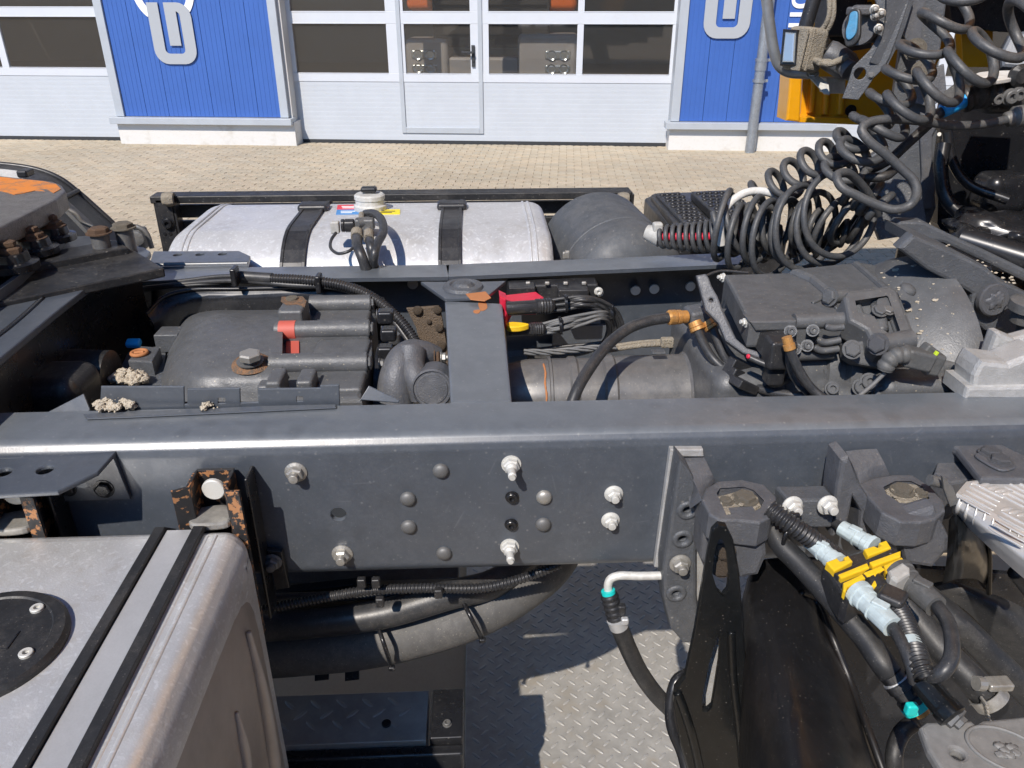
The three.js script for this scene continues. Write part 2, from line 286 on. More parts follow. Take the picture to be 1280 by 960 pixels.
M.duct = std({ map: tex(i => { let o = [0.010, 0.010, 0.011].map(q => q * (0.8 + 0.4 * mid[i])); o = lerp3(o, [0.05, 0.035, 0.026], 0.12 * sm(0.5, 0.75, fA[i])); return lerp3(o, [0.3, 0.27, 0.23], 0.3 * spA[i]); }, 0.45), roughness: 0.5, roughnessMap: roughMap, metalness: 0.1, bumpMap: bumpWave, bumpScale: 0.003 });
M.plastic = std({ map: dusty([0.019, 0.020, 0.023], 0.1, 0.5, undefined, 0.4), roughness: 0.5, roughnessMap: roughMap });
M.rubber = std({ map: dusty([0.018, 0.019, 0.021], 0.12, 0.35, undefined, 0.3), roughness: 0.6, roughnessMap: roughMap2 });
M.hose = std({ map: dusty([0.028, 0.030, 0.034], 0.18, 0.4, undefined, 0.25), roughness: 0.5, roughnessMap: roughMap2 });
M.coil = std({ map: dusty([0.05, 0.054, 0.06], 0.25, 0.5, [0.3, 0.3, 0.28], 0.22), roughness: 0.6, roughnessMap: roughMap2 });
M.wire = std({ map: dusty([0.11, 0.115, 0.12], 0.4, 0.3, undefined, 0.2), roughness: 0.6 });
M.greyHose = std({ map: dusty([0.08, 0.08, 0.08], 0.25, 0.6, [0.4, 0.37, 0.3], 0.4), roughness: 0.7 });
M.alu = std({ map: tex(i => { let o = [0.66, 0.672, 0.68].map(q => q * (0.9 + 0.2 * big[i])); o = lerp3(o, [0.82, 0.84, 0.86], 0.8 * spB[i]); o = lerp3(o, [0.4, 0.36, 0.3], 0.25 * sm(0.55, 0.8, mid[i])); return lerp3(o, [0.8, 0.8, 0.8], 0.3 * spS[i]); }, 0.62), roughness: 0.52, roughnessMap: roughMap, metalness: 0.55, bumpMap: bumpFine, bumpScale: 0.0002 });
M.aluFar = std({ map: tex(i => { let o = [0.55, 0.56, 0.575].map(q => q * (0.85 + 0.3 * big[i])); o = lerp3(o, [0.72, 0.74, 0.76], 0.8 * spB[i]); return lerp3(o, [0.3, 0.28, 0.25], 0.3 * sm(0.5, 0.8, mid[i])); }, 0.9), roughness: 0.5, roughnessMap: roughMap, metalness: 0.35, bumpMap: bumpFine, bumpScale: 0.0002 });
M.strap = std({ map: tex(i => [0.52, 0.53, 0.54].map(q => q * (0.9 + 0.2 * big[i]) + 0.06 * fine[i]), 0.5), roughness: 0.5, metalness: 0.55 });
M.treadAlu = std({ map: dusty([0.62, 0.615, 0.6], 0.12, 0.2, [0.8, 0.8, 0.8]), roughness: 0.5, roughnessMap: roughMap, metalness: 0.5 });
M.whiteCast = std({ map: dusty([0.44, 0.445, 0.445], 0.25, 0.4, [0.3, 0.28, 0.24], 0.4), roughness: 0.55, metalness: 0.4, bumpMap: bumpCast, bumpScale: 0.0006 });
M.zinc = std({ map: dusty([0.42, 0.41, 0.38], 0.6, 0.3, undefined, 0.12), roughness: 0.5, roughnessMap: roughMap2, metalness: 0.6 });
M.zincPale = std({ map: dusty([0.6, 0.6, 0.57], 0.3, 0.3, undefined, 0.12), roughness: 0.55, metalness: 0.3 });
M.zincDark = std({ map: dusty([0.13, 0.135, 0.14], 0.7, 0.6, undefined, 0.1), roughness: 0.55, metalness: 0.4 });
M.crust = std({ map: dusty([0.26, 0.23, 0.18], 0.6, 0.3, undefined, 0.2), roughness: 0.95, bumpMap: bumpCast, bumpScale: 0.003 });
M.mud = std({ map: tex(i => [0.46, 0.41, 0.33].map(q => q * (0.7 + 0.6 * fine[i])), 0.2), roughness: 1, bumpMap: bumpCast, bumpScale: 0.003 });
M.rustSteel = std({ map: tex(i => lerp3([0.1, 0.075, 0.055], [0.21, 0.11, 0.055], sm(0.42, 0.62, mid[i] * 0.7 + fine[i] * 0.3)), 0.14), roughness: 0.85, bumpMap: bumpCast, bumpScale: 0.0015 });
M.rustFlake = std({ map: tex(i => lerp3([0.016, 0.016, 0.018], [0.35, 0.165, 0.07], sm(0.53, 0.6, mid[i] * 0.6 + fB[i] * 0.4)), 0.16), roughness: 0.7, roughnessMap: roughMap });
M.rustBrown = std({ map: tex(i => lerp3([0.1, 0.085, 0.07], [0.17, 0.12, 0.08], fine[i] * 0.6 + mid[i] * 0.4), 0.15), roughness: 0.95, bumpMap: bumpCast, bumpScale: 0.004 });
M.orangeRust = std({ map: tex(i => lerp3([0.3, 0.11, 0.04], [0.46, 0.2, 0.08], fine[i]), 0.1), roughness: 0.8 });
M.orangePaint = std({ map: tex(i => lerp3([0.16, 0.13, 0.11], [0.6, 0.2, 0.03], sm(0.28, 0.5, big[i] * 0.6 + fine[i] * 0.4)), 0.12), roughness: 0.75 });
M.redPaint = std({ map: tex(i => lerp3([0.5, 0.1, 0.07], [0.42, 0.09, 0.07], fine[i]), 0.1), roughness: 0.6 });
M.plate5 = std({ map: tex(i => lerp3([0.11, 0.105, 0.1], [0.22, 0.205, 0.19], mid[i]).map(q => q * (0.7 + 0.6 * fine[i])), 0.3), roughness: 0.5, roughnessMap: roughMap, metalness: 0.4, bumpMap: bumpCast, bumpScale: 0.0012 });
M.brass = std({ map: dusty([0.5, 0.25, 0.07], 0.4, 0.2, undefined, 0.06), roughness: 0.5, metalness: 0.4 });
M.yellow = std({ map: dusty([0.78, 0.5, 0.015], 0.12, 0.2, undefined, 0.2, 0.1), roughness: 0.5 });
M.paleBlue = std({ map: dusty([0.42, 0.5, 0.52], 0.25, 0.3, undefined, 0.15), roughness: 0.55 });
M.lightGrey = std({ map: dusty([0.4, 0.4, 0.38], 0.3, 0.3, undefined, 0.15), roughness: 0.6 });
M.cover = std({ map: dusty([0.17, 0.17, 0.167], 0.2, 0.3, undefined, 0.3), roughness: 0.6 });
M.connGrey = std({ map: dusty([0.075, 0.078, 0.08], 0.15, 0.3, undefined, 0.15), roughness: 0.6 });
M.red = std({ map: dusty([0.55, 0.012, 0.045], 0.1, 0.2, undefined, 0.2, 0.12), roughness: 0.45 });
M.blue = std({ color: C(0.01, 0.33, 0.8), roughness: 0.5 });
M.teal = std({ color: C(0.01, 0.5, 0.48), roughness: 0.45 });
M.socketBlue = std({ map: dusty([0.06, 0.24, 0.42], 0.25, 0.2, undefined, 0.1), roughness: 0.6 });
M.whiteHose = std({ map: dusty([0.62, 0.62, 0.6], 0.3, 0.2, undefined, 0.2), roughness: 0.55 });
M.cabYellow = new THREE.MeshPhysicalMaterial({ map: dusty([0.72, 0.33, 0.006], 0.12, 0.3, undefined, 0.6, 0.08), roughness: 0.4, clearcoat: 0.6, clearcoatRoughness: 0.12 });
M.stickerRed = std({ color: C(0.6, 0.05, 0.07), roughness: 0.5 }); M.stickerYellow = std({ color: C(0.75, 0.62, 0.02), roughness: 0.5 }); M.stickerBlue = std({ color: C(0.06, 0.22, 0.5), roughness: 0.5 });
M.plinth = std({ map: tex(i => lerp3([0.62, 0.61, 0.58], [0.5, 0.47, 0.42], 0.6 * sm(0.5, 0.8, big[i]) + 0.3 * spB[i]), 1.6), roughness: 0.8 });
M.doorWhite = std({ map: tex(i => [0.47, 0.5, 0.535].map(q => q * (0.94 + 0.1 * big[i])), 2), roughness: 0.45 });
M.doorFrame = std({ map: tex(i => [0.55, 0.575, 0.61].map(q => q * (0.96 + 0.08 * big[i])), 2), roughness: 0.4 });
M.seal = std({ color: C(0.03, 0.032, 0.035), roughness: 0.7 });
M.clad = std({ map: tex(i => [0.042, 0.115, 0.38].map(q => q * (0.93 + 0.14 * big[i])), 1.4), roughness: 0.42 });
M.trim = std({ map: tex(i => [0.42, 0.45, 0.48].map(q => q * (0.92 + 0.16 * big[i])), 1.5), roughness: 0.5, metalness: 0.2 });
M.logo = std({ color: C(0.36, 0.38, 0.4), roughness: 0.5 }); M.white = std({ color: C(0.78, 0.78, 0.78), roughness: 0.55 });
M.zincPipe = std({ map: tex(i => [0.34, 0.36, 0.38].map(q => q * (0.75 + 0.5 * mid[i])), 0.5), roughness: 0.45, metalness: 0.7 });
M.sand = std({ map: tex(i => lerp3([0.36, 0.295, 0.21], [0.44, 0.37, 0.265], big[i] * 0.5 + fine[i] * 0.5), 1.3), roughness: 1 });
M.paver = std({ map: tex(i => [0.95, 0.95, 0.95].map(q => q * (0.72 + 0.4 * fine[i] + 0.1 * mid[i])), 0.9), roughness: 0.95, bumpMap: bumpCast, bumpScale: 0.002 });
M.tread = std({ map: tex(i => { let o = [0.34, 0.336, 0.322].map(q => q * (0.72 + 0.56 * mid[i])); return lerp3(o, [0.26, 0.21, 0.14], 0.35 * sm(0.5, 0.75, big[i])); }, 0.8), roughness: 0.5, roughnessMap: roughMap, metalness: 0.2 });
M.inside = std({ color: C(0.55, 0.54, 0.52), roughness: 0.9 });
M.glass = new THREE.MeshPhysicalMaterial({ color: C(0.82, 0.8, 0.77), transmission: 0.98, thickness: 0, roughness: 0.03, ior: 1.5 });
M.lampGlass = new THREE.MeshPhysicalMaterial({ color: C(0.5, 0.56, 0.6), roughness: 0.22, metalness: 0.6, clearcoat: 1, clearcoatRoughness: 0.03 });
M.truckGrey2 = std({ map: dusty([0.05, 0.053, 0.058], 0.2, 0.2), roughness: 0.5 }); M.truckOrange = std({ color: C(0.75, 0.16, 0.01), roughness: 0.4 }); M.truckGrey = std({ color: C(0.35, 0.36, 0.38), roughness: 0.5 });
// ---------------------------------------------------------------- the setting: yard, building
const struct = o => { o.userData.kind = 'structure'; return o; };
const yard = struct(tag(obj('pavement', new THREE.BoxGeometry(900, 0.2, 900).translate(0, -0.1, -60), M.sand), 'sandy yard paved with beige interlocking stones'));
// building frame: s along the facade, h up, off towards the truck
const bO = Y(640, 183, 0), bA = 3.7 * Math.PI / 180, Fh = V(Fv.x, 0, Fv.z).normalize();
const bU = Rv.clone().multiplyScalar(Math.cos(bA)).addScaledVector(Fh, -Math.sin(bA)), bN = new THREE.Vector3().crossVectors(bU, YY);
const B = (px, py, off = 0) => { const q = onPlane(px, py, bO.clone().addScaledVector(bN, off), bN).sub(bO); return V(q.dot(bU), q.y, off); };
const building = thing('workshop_building', 'white and blue workshop with sectional doors behind the truck', 'building', bO);
building.quaternion.setFromRotationMatrix(new THREE.Matrix4().makeBasis(bU, YY, bN));
origin.set(building, V(0, 0, 0));
const bb = (s0, s1, h0, h1, z0, z1, r = 0.004) => box((s0 + s1) / 2, (h0 + h1) / 2, (z0 + z1) / 2, s1 - s0, h1 - h0, z1 - z0, r);
{
  const CO = 0.22;
  const sL1 = B(152, 180, 0.25).x, sL2 = B(371, 180, 0.25).x, sR1 = B(835, 186, 0.25).x, sR2 = B(1042, 160, 0.25).x;
  const hp = B(262, 146, CO).y, top = 6.2;
  const shell = [bb(-16, 16, 4.3, top, -0.3, 0.2), bb(-16, 16, top, top + 0.15, -13, 0.4), bb(-16, 16, 0, top, -13.2, -13), bb(-16.2, -16, 0, top, -13, 0.2), bb(16, 16.2, 0, top, -13, 0.2), bb(-16, 16, 0.004, 0.02, -13, -0.1), bb(-16, -9.5, 0, 4.3, -0.3, 0.2), bb(9.5, 16, 0, 4.3, -0.3, 0.2)];
  for (const [a, b] of [[sL1, sL2], [sR1, sR2]]) shell.push(bb(a + 0.03, b - 0.03, 0.02, 4.3, -0.25, 0.19));
  obj('wall', shell, M.inside, building);
  const plinth = (a, b) => obj('plinth', bb(a, b, -0.05, hp - 0.05, -0.2, 0.255), M.plinth, building);
  const clad = (a, b, sill) => {
    const z1 = CO; const c = obj('cladding', [bb(a, a + 0.1, sill, 4.3, 0.19, z1 + 0.03), bb(b - 0.1, b, sill, 4.3, 0.19, z1 + 0.03), bb(a - 0.06, b + 0.05, sill - 0.08, sill - 0.005, 0.12, 0.33), bb(a, a + 0.02, 0.3, 4.3, -0.15, 0.19), bb(b - 0.02, b, 0.3, 4.3, -0.15, 0.19)], M.trim, building);
    const n = Math.max(1, Math.round((b - a - 0.2) / 0.3)), w = (b - a - 0.2) / n;
    for (let i = 0; i < n; i++) {
      const s0 = a + 0.1 + i * w, ribs = [];
      ribs.push(bb(s0 + 0.002, s0 + w - 0.002, sill, 4.3, 0.19, z1, 0.003));
      for (let k = 1; k < 5; k++) ribs.push(bb(s0 + k * w / 5 - 0.004, s0 + k * w / 5 + 0.004, sill, 4.3, z1 - 0.002, z1 + 0.003, 0.001));
      obj('cladding_panel', ribs, M.clad, c);
    }
    return c;
  };
  const emblem = (s, h, c) => {                                     // ring behind a rounded letter-like figure
    const k = B(212, 40, CO), S = x => B(x, 40, CO).x - k.x, H = y => B(212, y, CO).y - k.y, q = [];
    const rrect = (x0, y0, x1, y1, rad) => { const p = []; for (const [cx, cy, a] of [[x1 - rad, y1 - rad, 0], [x0 + rad, y1 - rad, 1], [x0 + rad, y0 + rad, 2], [x1 - rad, y0 + rad, 3]]) for (let i = 0; i <= 6; i++) { const t = (a + i / 6) * Math.PI / 2; p.push([cx + rad * Math.cos(t), cy + rad * Math.sin(t)]); } return p; };
    const x0 = S(190), x1 = S(204), x2 = S(211), x3 = S(225), x4 = S(229), x5 = S(243), y0 = H(80), y1 = H(67), y2 = H(14), y3 = H(3), yb = H(57);
    const R1 = 0.16, R2 = 0.05, arc = (cx, cy, r, a0, a1) => Array.from({ length: 7 }, (_, i) => { const t = (a0 + (a1 - a0) * i / 6) * Math.PI / 180; return [cx + r * Math.cos(t), cy + r * Math.sin(t)]; });
    const pts = [[x0, y3], ...arc(x0 + R1, y0 + R1, R1, 180, 270), ...arc(x5 - R1, y0 + R1, R1, 270, 360), ...arc(x5 - R1, y3 - R1, R1, 0, 90), [x2, y3], [x2, yb], [x3, yb], [x3, y2], ...arc(x4 - R2, y2 - R2, R2, 90, 0), ...arc(x4 - R2, y1 + R2, R2, 360, 270), ...arc(x1 + R2, y1 + R2, R2, 270, 180), [x1, y3]];
    obj('emblem', extr(shapeOf(pts), 0.012, V(s, h, CO + 0.012), X, YY, ZZ, 0.001), M.logo, c);
    const rc = V(s + S(212.5), h + H(-13), CO + 0.005), ro = S(250.5) - S(212.5), ri = ro - 0.085, ga = 39 * Math.PI / 180, q0 = -Math.PI / 2 + ga, q1 = Math.PI * 1.5 - ga, rp = [];
    for (let i = 0; i <= 60; i++) { const t = q0 + (q1 - q0) * i / 60; rp.push([ro * Math.cos(t), ro * Math.sin(t)]); } for (let i = 60; i >= 0; i--) { const t = q0 + (q1 - q0) * i / 60; rp.push([ri * Math.cos(t), ri * Math.sin(t)]); }
    obj('emblem_ring', new THREE.ExtrudeGeometry(shapeOf(rp), { depth: 0.008, bevelEnabled: false }).translate(rc.x, rc.y, rc.z), M.white, c);
  };
  plinth(sL1, sL2); plinth(sR1, sR2);
  const cl = clad(B(148, 140, CO).x - 0.02, B(361, 140, CO).x, hp), cr = clad(B(838, 150, CO).x, B(1036, 160, CO).x, hp);
  { const k = B(212, 40, CO); emblem(k.x, k.y, cl); const a = B(900, 48, CO), b = B(218, 80, CO); emblem(k.x + a.x - b.x, k.y + a.y - b.y, cr); }
  { const g = new TextGeometry('UC', { font, size: 0.2, depth: 0.008, curveSegments: 8, bevelEnabled: false }); g.rotateZ(Math.PI / 2); const p = B(1007, 37, CO); g.translate(p.x, p.y, CO + 0.004); obj('lettering', g, M.white, cr); }
  // sectional doors: frame, infill, panes row above row
  const door = (s0, s1, cols, hB, hT, pitch, wicket, label) => {
    const F = [], zf = -0.05, zb = 0.0, d = obj('sectional_door', [bb(s0, s1, hT + 0.0, hB + pitch, zf, zb), ...[1, 2, 3, 4].map(k => bb(s0, s1, hT + k * pitch, hB + (k + 1) * pitch, zf, zb)), bb(s0, s1, hB - 0.1, hB, zf, zb + 0.003),
      ...[0, 1, 2, 3, 4].flatMap(k => { const e = [s0, ...cols.flat(), s1], o = []; for (let i = 0; i < e.length; i += 2) if (e[i + 1] - e[i] > 0.02) o.push(bb(e[i], e[i + 1], hB + k * pitch, hT + k * pitch, zf, zb - 0.002)); return o; })], M.doorFrame, building, label);
    for (let k = 0; k < 5; k++) for (const [a, b] of cols) obj('pane', bb(a - 0.01, b + 0.01, hB + k * pitch - 0.01, hT + k * pitch + 0.01, -0.03, -0.024, 0.001), M.glass, d);
    for (let k = 0; k < 5; k++) for (const [a, b] of cols) F.push(bb(a - 0.005, b + 0.005, hB + k * pitch - 0.012, hB + k * pitch, -0.02, 0.003, 0.001), bb(a - 0.005, b + 0.005, hT + k * pitch, hT + k * pitch + 0.012, -0.02, 0.003, 0.001));
    obj('glazing_bead', F, M.doorFrame, d);
    const rib = [bb(s0, s1, 0.06, hB - 0.1, zf, zb - 0.004)]; for (let y = 0.09; y < hB - 0.12; y += 0.055) rib.push(bb(s0 + 0.03, s1 - 0.03, y, y + 0.03, zb - 0.0052, zb - 0.0034, 0.0005));
    obj('infill_panel', rib, M.doorWhite, d);
    obj('seal', [bb(s0, s1, 0.012, 0.06, zf, zb - 0.008), bb(s0 - 0.05, s0, 0.012, 4.3, -0.1, -0.02), bb(s1, s1 + 0.05, 0.012, 4.3, -0.1, -0.02)], M.seal, d);
    if (wicket) {
      const [w0, w1] = wicket, wb = 0.15, t = 0.05;
      obj('wicket_frame', [bb(w0, w0 + t, wb, 2.2, zb, zb + 0.014), bb(w1 - t, w1, wb, 2.2, zb, zb + 0.014), bb(w0 + t, w1 - t, wb, wb + 0.07, zb, zb + 0.014), bb(w0 + t, w1 - t, 2.13, 2.2, zb, zb + 0.014)], M.trim, d);
      const hx = w1 - 0.11, hy = B(590, 70).y;
      obj('door_handle', [bb(hx - 0.02, hx + 0.02, hy - 0.12, hy + 0.12, 0.0, 0.02), bb(hx - 0.13, hx + 0.01, hy + 0.03, hy + 0.055, 0.045, 0.065), cyl(V(hx, hy + 0.04, 0.01), V(hx, hy + 0.04, 0.06), 0.012), cyl(V(hx, hy - 0.05, 0.015), V(hx, hy - 0.05, 0.03), 0.014)], M.seal, d);
    }
    return d;
  };
  const hB = B(600, 92).y, hT = B(600, 30).y, pitch = B(600, 14).y - hB, cx = x => B(x, 60).x;
  door(B(372, 181).x, B(833, 186).x, [[cx(367.6), cx(484)], [cx(506), cx(588)], [cx(611), cx(721)], [cx(729), cx(839)]], hB, hT, pitch, [cx(497), cx(603)], 'middle sectional door with a wicket door');
  const lr = B(148, 178).x, l = [];
  for (let k = 0; k < 4; k++) { const b = cx(130) - 0.0 - k * 1.36; l.push([b - 1.27, b]); }
  l.reverse();
  door(l[0][0] - 0.12, lr + 0.1, l, B(70, 84).y, B(70, 21).y, pitch, null, 'left sectional door beside the blue cladding');
  door(sR2 + 0.02, sR2 + 4.6, [0, 1, 2, 3].map(k => [sR2 + 0.15 + k * 1.1, sR2 + 1.15 + k * 1.1]), hB, hT, pitch, null, 'right sectional door half hidden by the yellow cab');
  // rain pipe
  const pp = B(936, 194, 0.36), p1 = B(962, 0, 0.36), sx = (pp.x + B(952, 80, 0.36).x) / 2;
  const pipe = obj('rain_pipe', [cyl(V(sx, 0, 0.36), V(sx, 5.8, 0.36), 0.058), cyl(V(sx, B(952, 88, 0.36).y, 0.36), V(sx, B(952, 76, 0.36).y, 0.36), 0.066)], M.zincPipe, building);
  for (const y of [75, 101]) { const h = B(952, y, 0.36).y; obj('pipe_clamp', [cyl(V(sx, h - 0.015, 0.36), V(sx, h + 0.015, 0.36), 0.072), bb(sx - 0.012, sx + 0.012, h - 0.012, h + 0.012, 0.22, 0.3), bb(sx + 0.06, sx + 0.1, h - 0.015, h + 0.015, 0.345, 0.375)], M.zincPipe, pipe); }
}
// a truck standing inside, seen through the middle door
{
  const z = -0.85, a = B(506, 60, z), b = B(722, 60, z), w = b.x - a.x, s = (a.x + b.x) / 2;
  const at = building.localToWorld ? V(0, 0, 0) : 0;
  const tr = thing('parked_truck', 'orange and grey truck parked inside behind the middle door', 'truck', bO.clone().addScaledVector(bU, s).addScaledVector(bN, z));
  tr.quaternion.copy(building.quaternion); origin.set(tr, V(0, 0, 0));
  const h = y => B(610, y, z).y;
  obj('cab', [bb(-w / 2 + 0.02, w / 2 - 0.02, h(14) , 3.0, -2.2, -0.12, 0.08)], M.truckOrange, tr);
  obj('grille', [bb(-0.75, 0.75, h(60), h(-60), -0.14, -0.06, 0.03), ...[0, 1, 2, 3, 4, 5].map(i => bb(-0.7, 0.7, h(60) + 0.1 + i * 0.2, h(60) + 0.14 + i * 0.2, -0.08, -0.02))], M.seal, tr);
  obj('windscreen', bb(-w / 2 + 0.12, w / 2 - 0.12, 2.0, 2.85, -0.14, -0.1, 0.03), M.gloss, tr);
  obj('bumper', [bb(-w / 2, -0.55, h(97), h(48), -0.5, 0.02, 0.06), bb(0.35, w / 2, h(97), h(42), -0.5, 0.02, 0.06), bb(-0.56, 0.36, h(97), h(72), -0.45, -0.03, 0.04)], M.truckGrey, tr);
  for (const sx of [-1, 1]) for (const [y0, y1] of [[75, 62], [91, 80]]) obj('headlight', [bb(sx * (w / 2 - 0.25) - 0.17, sx * (w / 2 - 0.25) + 0.17, h(y0), h(y1), -0.05, 0.035, 0.03), ...[-0.08, 0.08].map(q => turned([[0.062, 0], [0.06, 0.01], [0.02, -0.01], [0, -0.01]], V(sx * (w / 2 - 0.25) + q, (h(y0) + h(y1)) / 2, 0.032), ZZ, 18))], M.lampGlass, tr);
  for (const sx of [-1, 1]) { const p = V(sx * 1.0, 0.5, -0.9); obj('wheel', turned([[0.2, -0.15], [0.44, -0.15], [0.5, -0.1], [0.5, 0.1], [0.44, 0.15], [0.2, 0.15], [0.2, -0.15]], p, X, 32), M.rubber, tr); }
}
// added box truck, unseen behind the viewer, darkens what windows and paint mirror
{
  const t = thing('parked_truck', 'unseen dark grey box truck added behind the viewer to darken reflections', 'truck', V(0.4, 0, 5.4));
  obj('cargo_body', [box(-0.6, 2.2, 5.6, 7.2, 2.3, 2.4, 0.05), box(-0.6, 0.98, 5.6, 7.2, 0.12, 1.0)], M.truckGrey2, t);
  obj('cab', [box(4.2, 1.85, 5.6, 1.9, 2.3, 2.4, 0.18), box(5.0, 0.6, 5.6, 0.5, 0.4, 2.3, 0.06)], M.truckOrange, t);
  obj('side_window', box(4.3, 2.35, 4.41, 1.0, 0.7, 0.04, 0.02), M.gloss, t);
  obj('side_guard', [box(-0.3, 0.75, 4.5, 3.2, 0.12, 0.04), box(-0.3, 0.5, 4.5, 3.2, 0.12, 0.04)], M.zinc, t);
  for (const x of [-3.2, -1.9, 4.1]) for (const z of [4.65, 6.55]) obj('wheel', turned([[0.2, -0.15], [0.44, -0.15], [0.5, -0.1], [0.5, 0.1], [0.44, 0.15], [0.2, 0.15], [0.2, -0.15]], V(x, 0.5, z), ZZ, 32), M.rubber, t);
}
// interlocking stones of the yard
{
  const L = 0.17, W = 0.088, a = 0.011, g = 0.0022, pts = [];
  for (let i = 0; i <= 4; i++) pts.push([-L / 2 + g + (L - 2 * g) * i / 4, -W / 2 + g + (i % 2 ? a : -a)]);
  for (let i = 4; i >= 0; i--) pts.push([-L / 2 + g + (L - 2 * g) * i / 4, W / 2 - g + (i % 2 ? a : -a)]);
  const geo = prep(new THREE.ExtrudeGeometry(shapeOf(pts), { depth: 0.026, bevelEnabled: true, bevelThickness: 0.0022, bevelSize: 0.003, bevelOffset: -0.003, bevelSegments: 1 }).rotateX(-Math.PI / 2).translate(0, -0.006, 0));
  const q = building.quaternion, all = [];
  seed = 91;
  for (let j = 0; j < 106; j++) for (let i = -44; i <= 44; i++) {
    const s = i * L + (j % 2) * L / 2, z = 0.06 + j * W, p = bO.clone().addScaledVector(bU, s).addScaledVector(bN, z);
    const [px, py, w] = proj(p); if (px < -60 || px > 1340 || py > 380 || p.z > -1.75) continue;
    const t = rr(0.9, 1.08) * (1 + 0.08 * Math.sin(s * 1.7 + z) * Math.cos(z * 1.3 - s)), warm = rr(-0.03, 0.03);
    const lim = px < 150 ? 200 + px * 0.62 : px < 190 ? 300 : px < 800 ? 244 : px < 900 ? 236 : 225;
    all.push({ p: p.setY(rr(-0.0015, 0.0015)), c: C(0.45 * t * (1 + warm), 0.385 * t, 0.285 * t * (1 - warm)), w, seen: py < lim && px > 0 && px < 1000 });
  }
  all.sort((m, n) => (n.seen - m.seen) || m.w - n.w);
  const mats = [0.9, 0.97, 1.03, 1.1].map((t, i) => { const m = M.paver.clone(); m.color.setRGB(0.45 * t * (1 + 0.02 * (i % 2)), 0.385 * t, 0.285 * t); return m; });
  all.slice(0, 300).forEach((e, i) => { const m = put('paver', geo, mats[Math.min(3, Math.max(0, Math.floor((e.c.g / 0.385 - 0.86) / 0.065)))], yard, e.p); m.quaternion.copy(q); });
  const rest = all.slice(300), im = new THREE.InstancedMesh(geo, M.paver, rest.length);
  rest.forEach((e, i) => { im.setMatrixAt(i, new THREE.Matrix4().compose(e.p.clone().sub(origin.get(yard)), q, V(1, 1, 1))); im.setColorAt(i, e.c); });
  im.name = 'far_pavers'; im.userData = { kind: 'stuff', label: 'many small beige interlocking paving stones' }; im.castShadow = im.receiveShadow = true; yard.add(im);
}
// checker plate on the ground under the frame
function lozenges(x0, x1, z0, z1, y, pitch, len, wid, hh) {
  const g = lump(V(0, 0, 0), len / 2, hh, wid / 2, 1, 0); const list = [];
  for (let z = z0 + pitch / 2, j = 0; z < z1 - pitch / 3; z += pitch / 2, j++) for (let x = x0 + pitch / 2 + (j % 2) * pitch / 2, i = 0; x < x1 - pitch / 3; x += pitch, i++) list.push([x, z, j % 2 ? 0.75 : -0.75]);
  const im = new THREE.InstancedMesh(prep(g), M.tread, list.length);
  list.forEach((e, i) => im.setMatrixAt(i, new THREE.Matrix4().compose(V(e[0], y, e[1]), new THREE.Quaternion().setFromAxisAngle(YY, e[2]), V(1, 1, 1))));
  im.name = numbered('tread_pattern'); im.userData = { kind: 'stuff' }; im.castShadow = im.receiveShadow = true; return im;
}
const floorPlate = struct(tag(obj('steel_floor', box(0.72, 0.004, -0.6, 1.55, 0.008, 2.4, 0.002), M.tread), 'grey checker plate lying on the ground below the frame'));
{ const im = lozenges(-0.05, 1.45, -1.6, 0.5, 0.008, 0.044, 0.027, 0.008, 0.0021); im.position.copy(origin.get(floorPlate)).negate(); floorPlate.add(im); }
// ---------------------------------------------------------------- the truck: one thing, its assemblies are parts
const truck = thing('tractor_truck', 'dark grey tractor truck chassis with yellow cab, seen across its frame', 'truck', V(0, 0, -0.415));
const T = 1.123, BOT = 0.866;
const cam = camera.position;
// near frame rail
const rail = (() => {
  const R = 0.028, t = 0.009, pts = [[-0.104, T - 0.001], [-R, T]];
  for (let i = 1; i <= 8; i++) { const a = Math.PI / 2 * (1 - i / 8); pts.push([-R + R * Math.cos(a), T - R + R * Math.sin(a)]); }
  for (let i = 0; i <= 6; i++) { const a = -Math.PI / 2 * i / 6; pts.push([-R + R * Math.cos(a), BOT + R + R * Math.sin(a)]); }
  pts.push([-0.104, BOT], [-0.104, BOT + t], [-R, BOT + t], [-t, BOT + R], [-t, T - R], [-R, T - t], [-0.104, T - t]);
  let g = extr(shapeOf(pts), 4.2, V(2.2, 0, 0), ZZ, YY, V(-1, 0, 0));
  g = toCreasedNormals(g, 0.45);
  const ev = new Evaluator(); ev.useGroups = false; ev.attributes = ['position', 'normal'];
  let b = new Brush(prep(g)); b.updateMatrixWorld();
  for (const [px, py, r] of [[423, 643, 0.0125]]) { const p = Z(px, py, 0), c = new Brush(prep(cyl(V(p.x, p.y, 0.02), V(p.x, p.y, -0.03), r, r, 32))); c.updateMatrixWorld(); b = ev.evaluate(b, c, SUBTRACTION); b.updateMatrixWorld(); }
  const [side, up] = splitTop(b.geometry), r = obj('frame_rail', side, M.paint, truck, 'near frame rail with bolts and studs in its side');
  obj('top_flange', up, M.paintSkySheen, r, 'top flange with sky sheen painted into its colour'); return r;
})();
const onWeb = (px, py, name, geo, mat, r, spin = 0, dir = ZZ, z = 0) => put(name, geo, mat, rail, Z(px, py, z), dir, r, spin);
for (const [x, y] of [[370, 590], [428, 692]]) onWeb(x, y, 'nut', FG.nutStud, M.zinc, 0.0125, rr(0, 1));
for (const [x, y, m] of [[551, 588], [510, 623], [511, 658], [555, 691], [680, 621, 1], [679, 655]]) onWeb(x, y, 'rivet', FG.rivet, m ? M.zinc : M.zincDark, 0.0115, rr(0, 6));
for (const [x, y] of [[639, 580], [637, 683]]) onWeb(x, y, 'stud', FG.longStud, M.zincPale, 0.0125, 0.3);
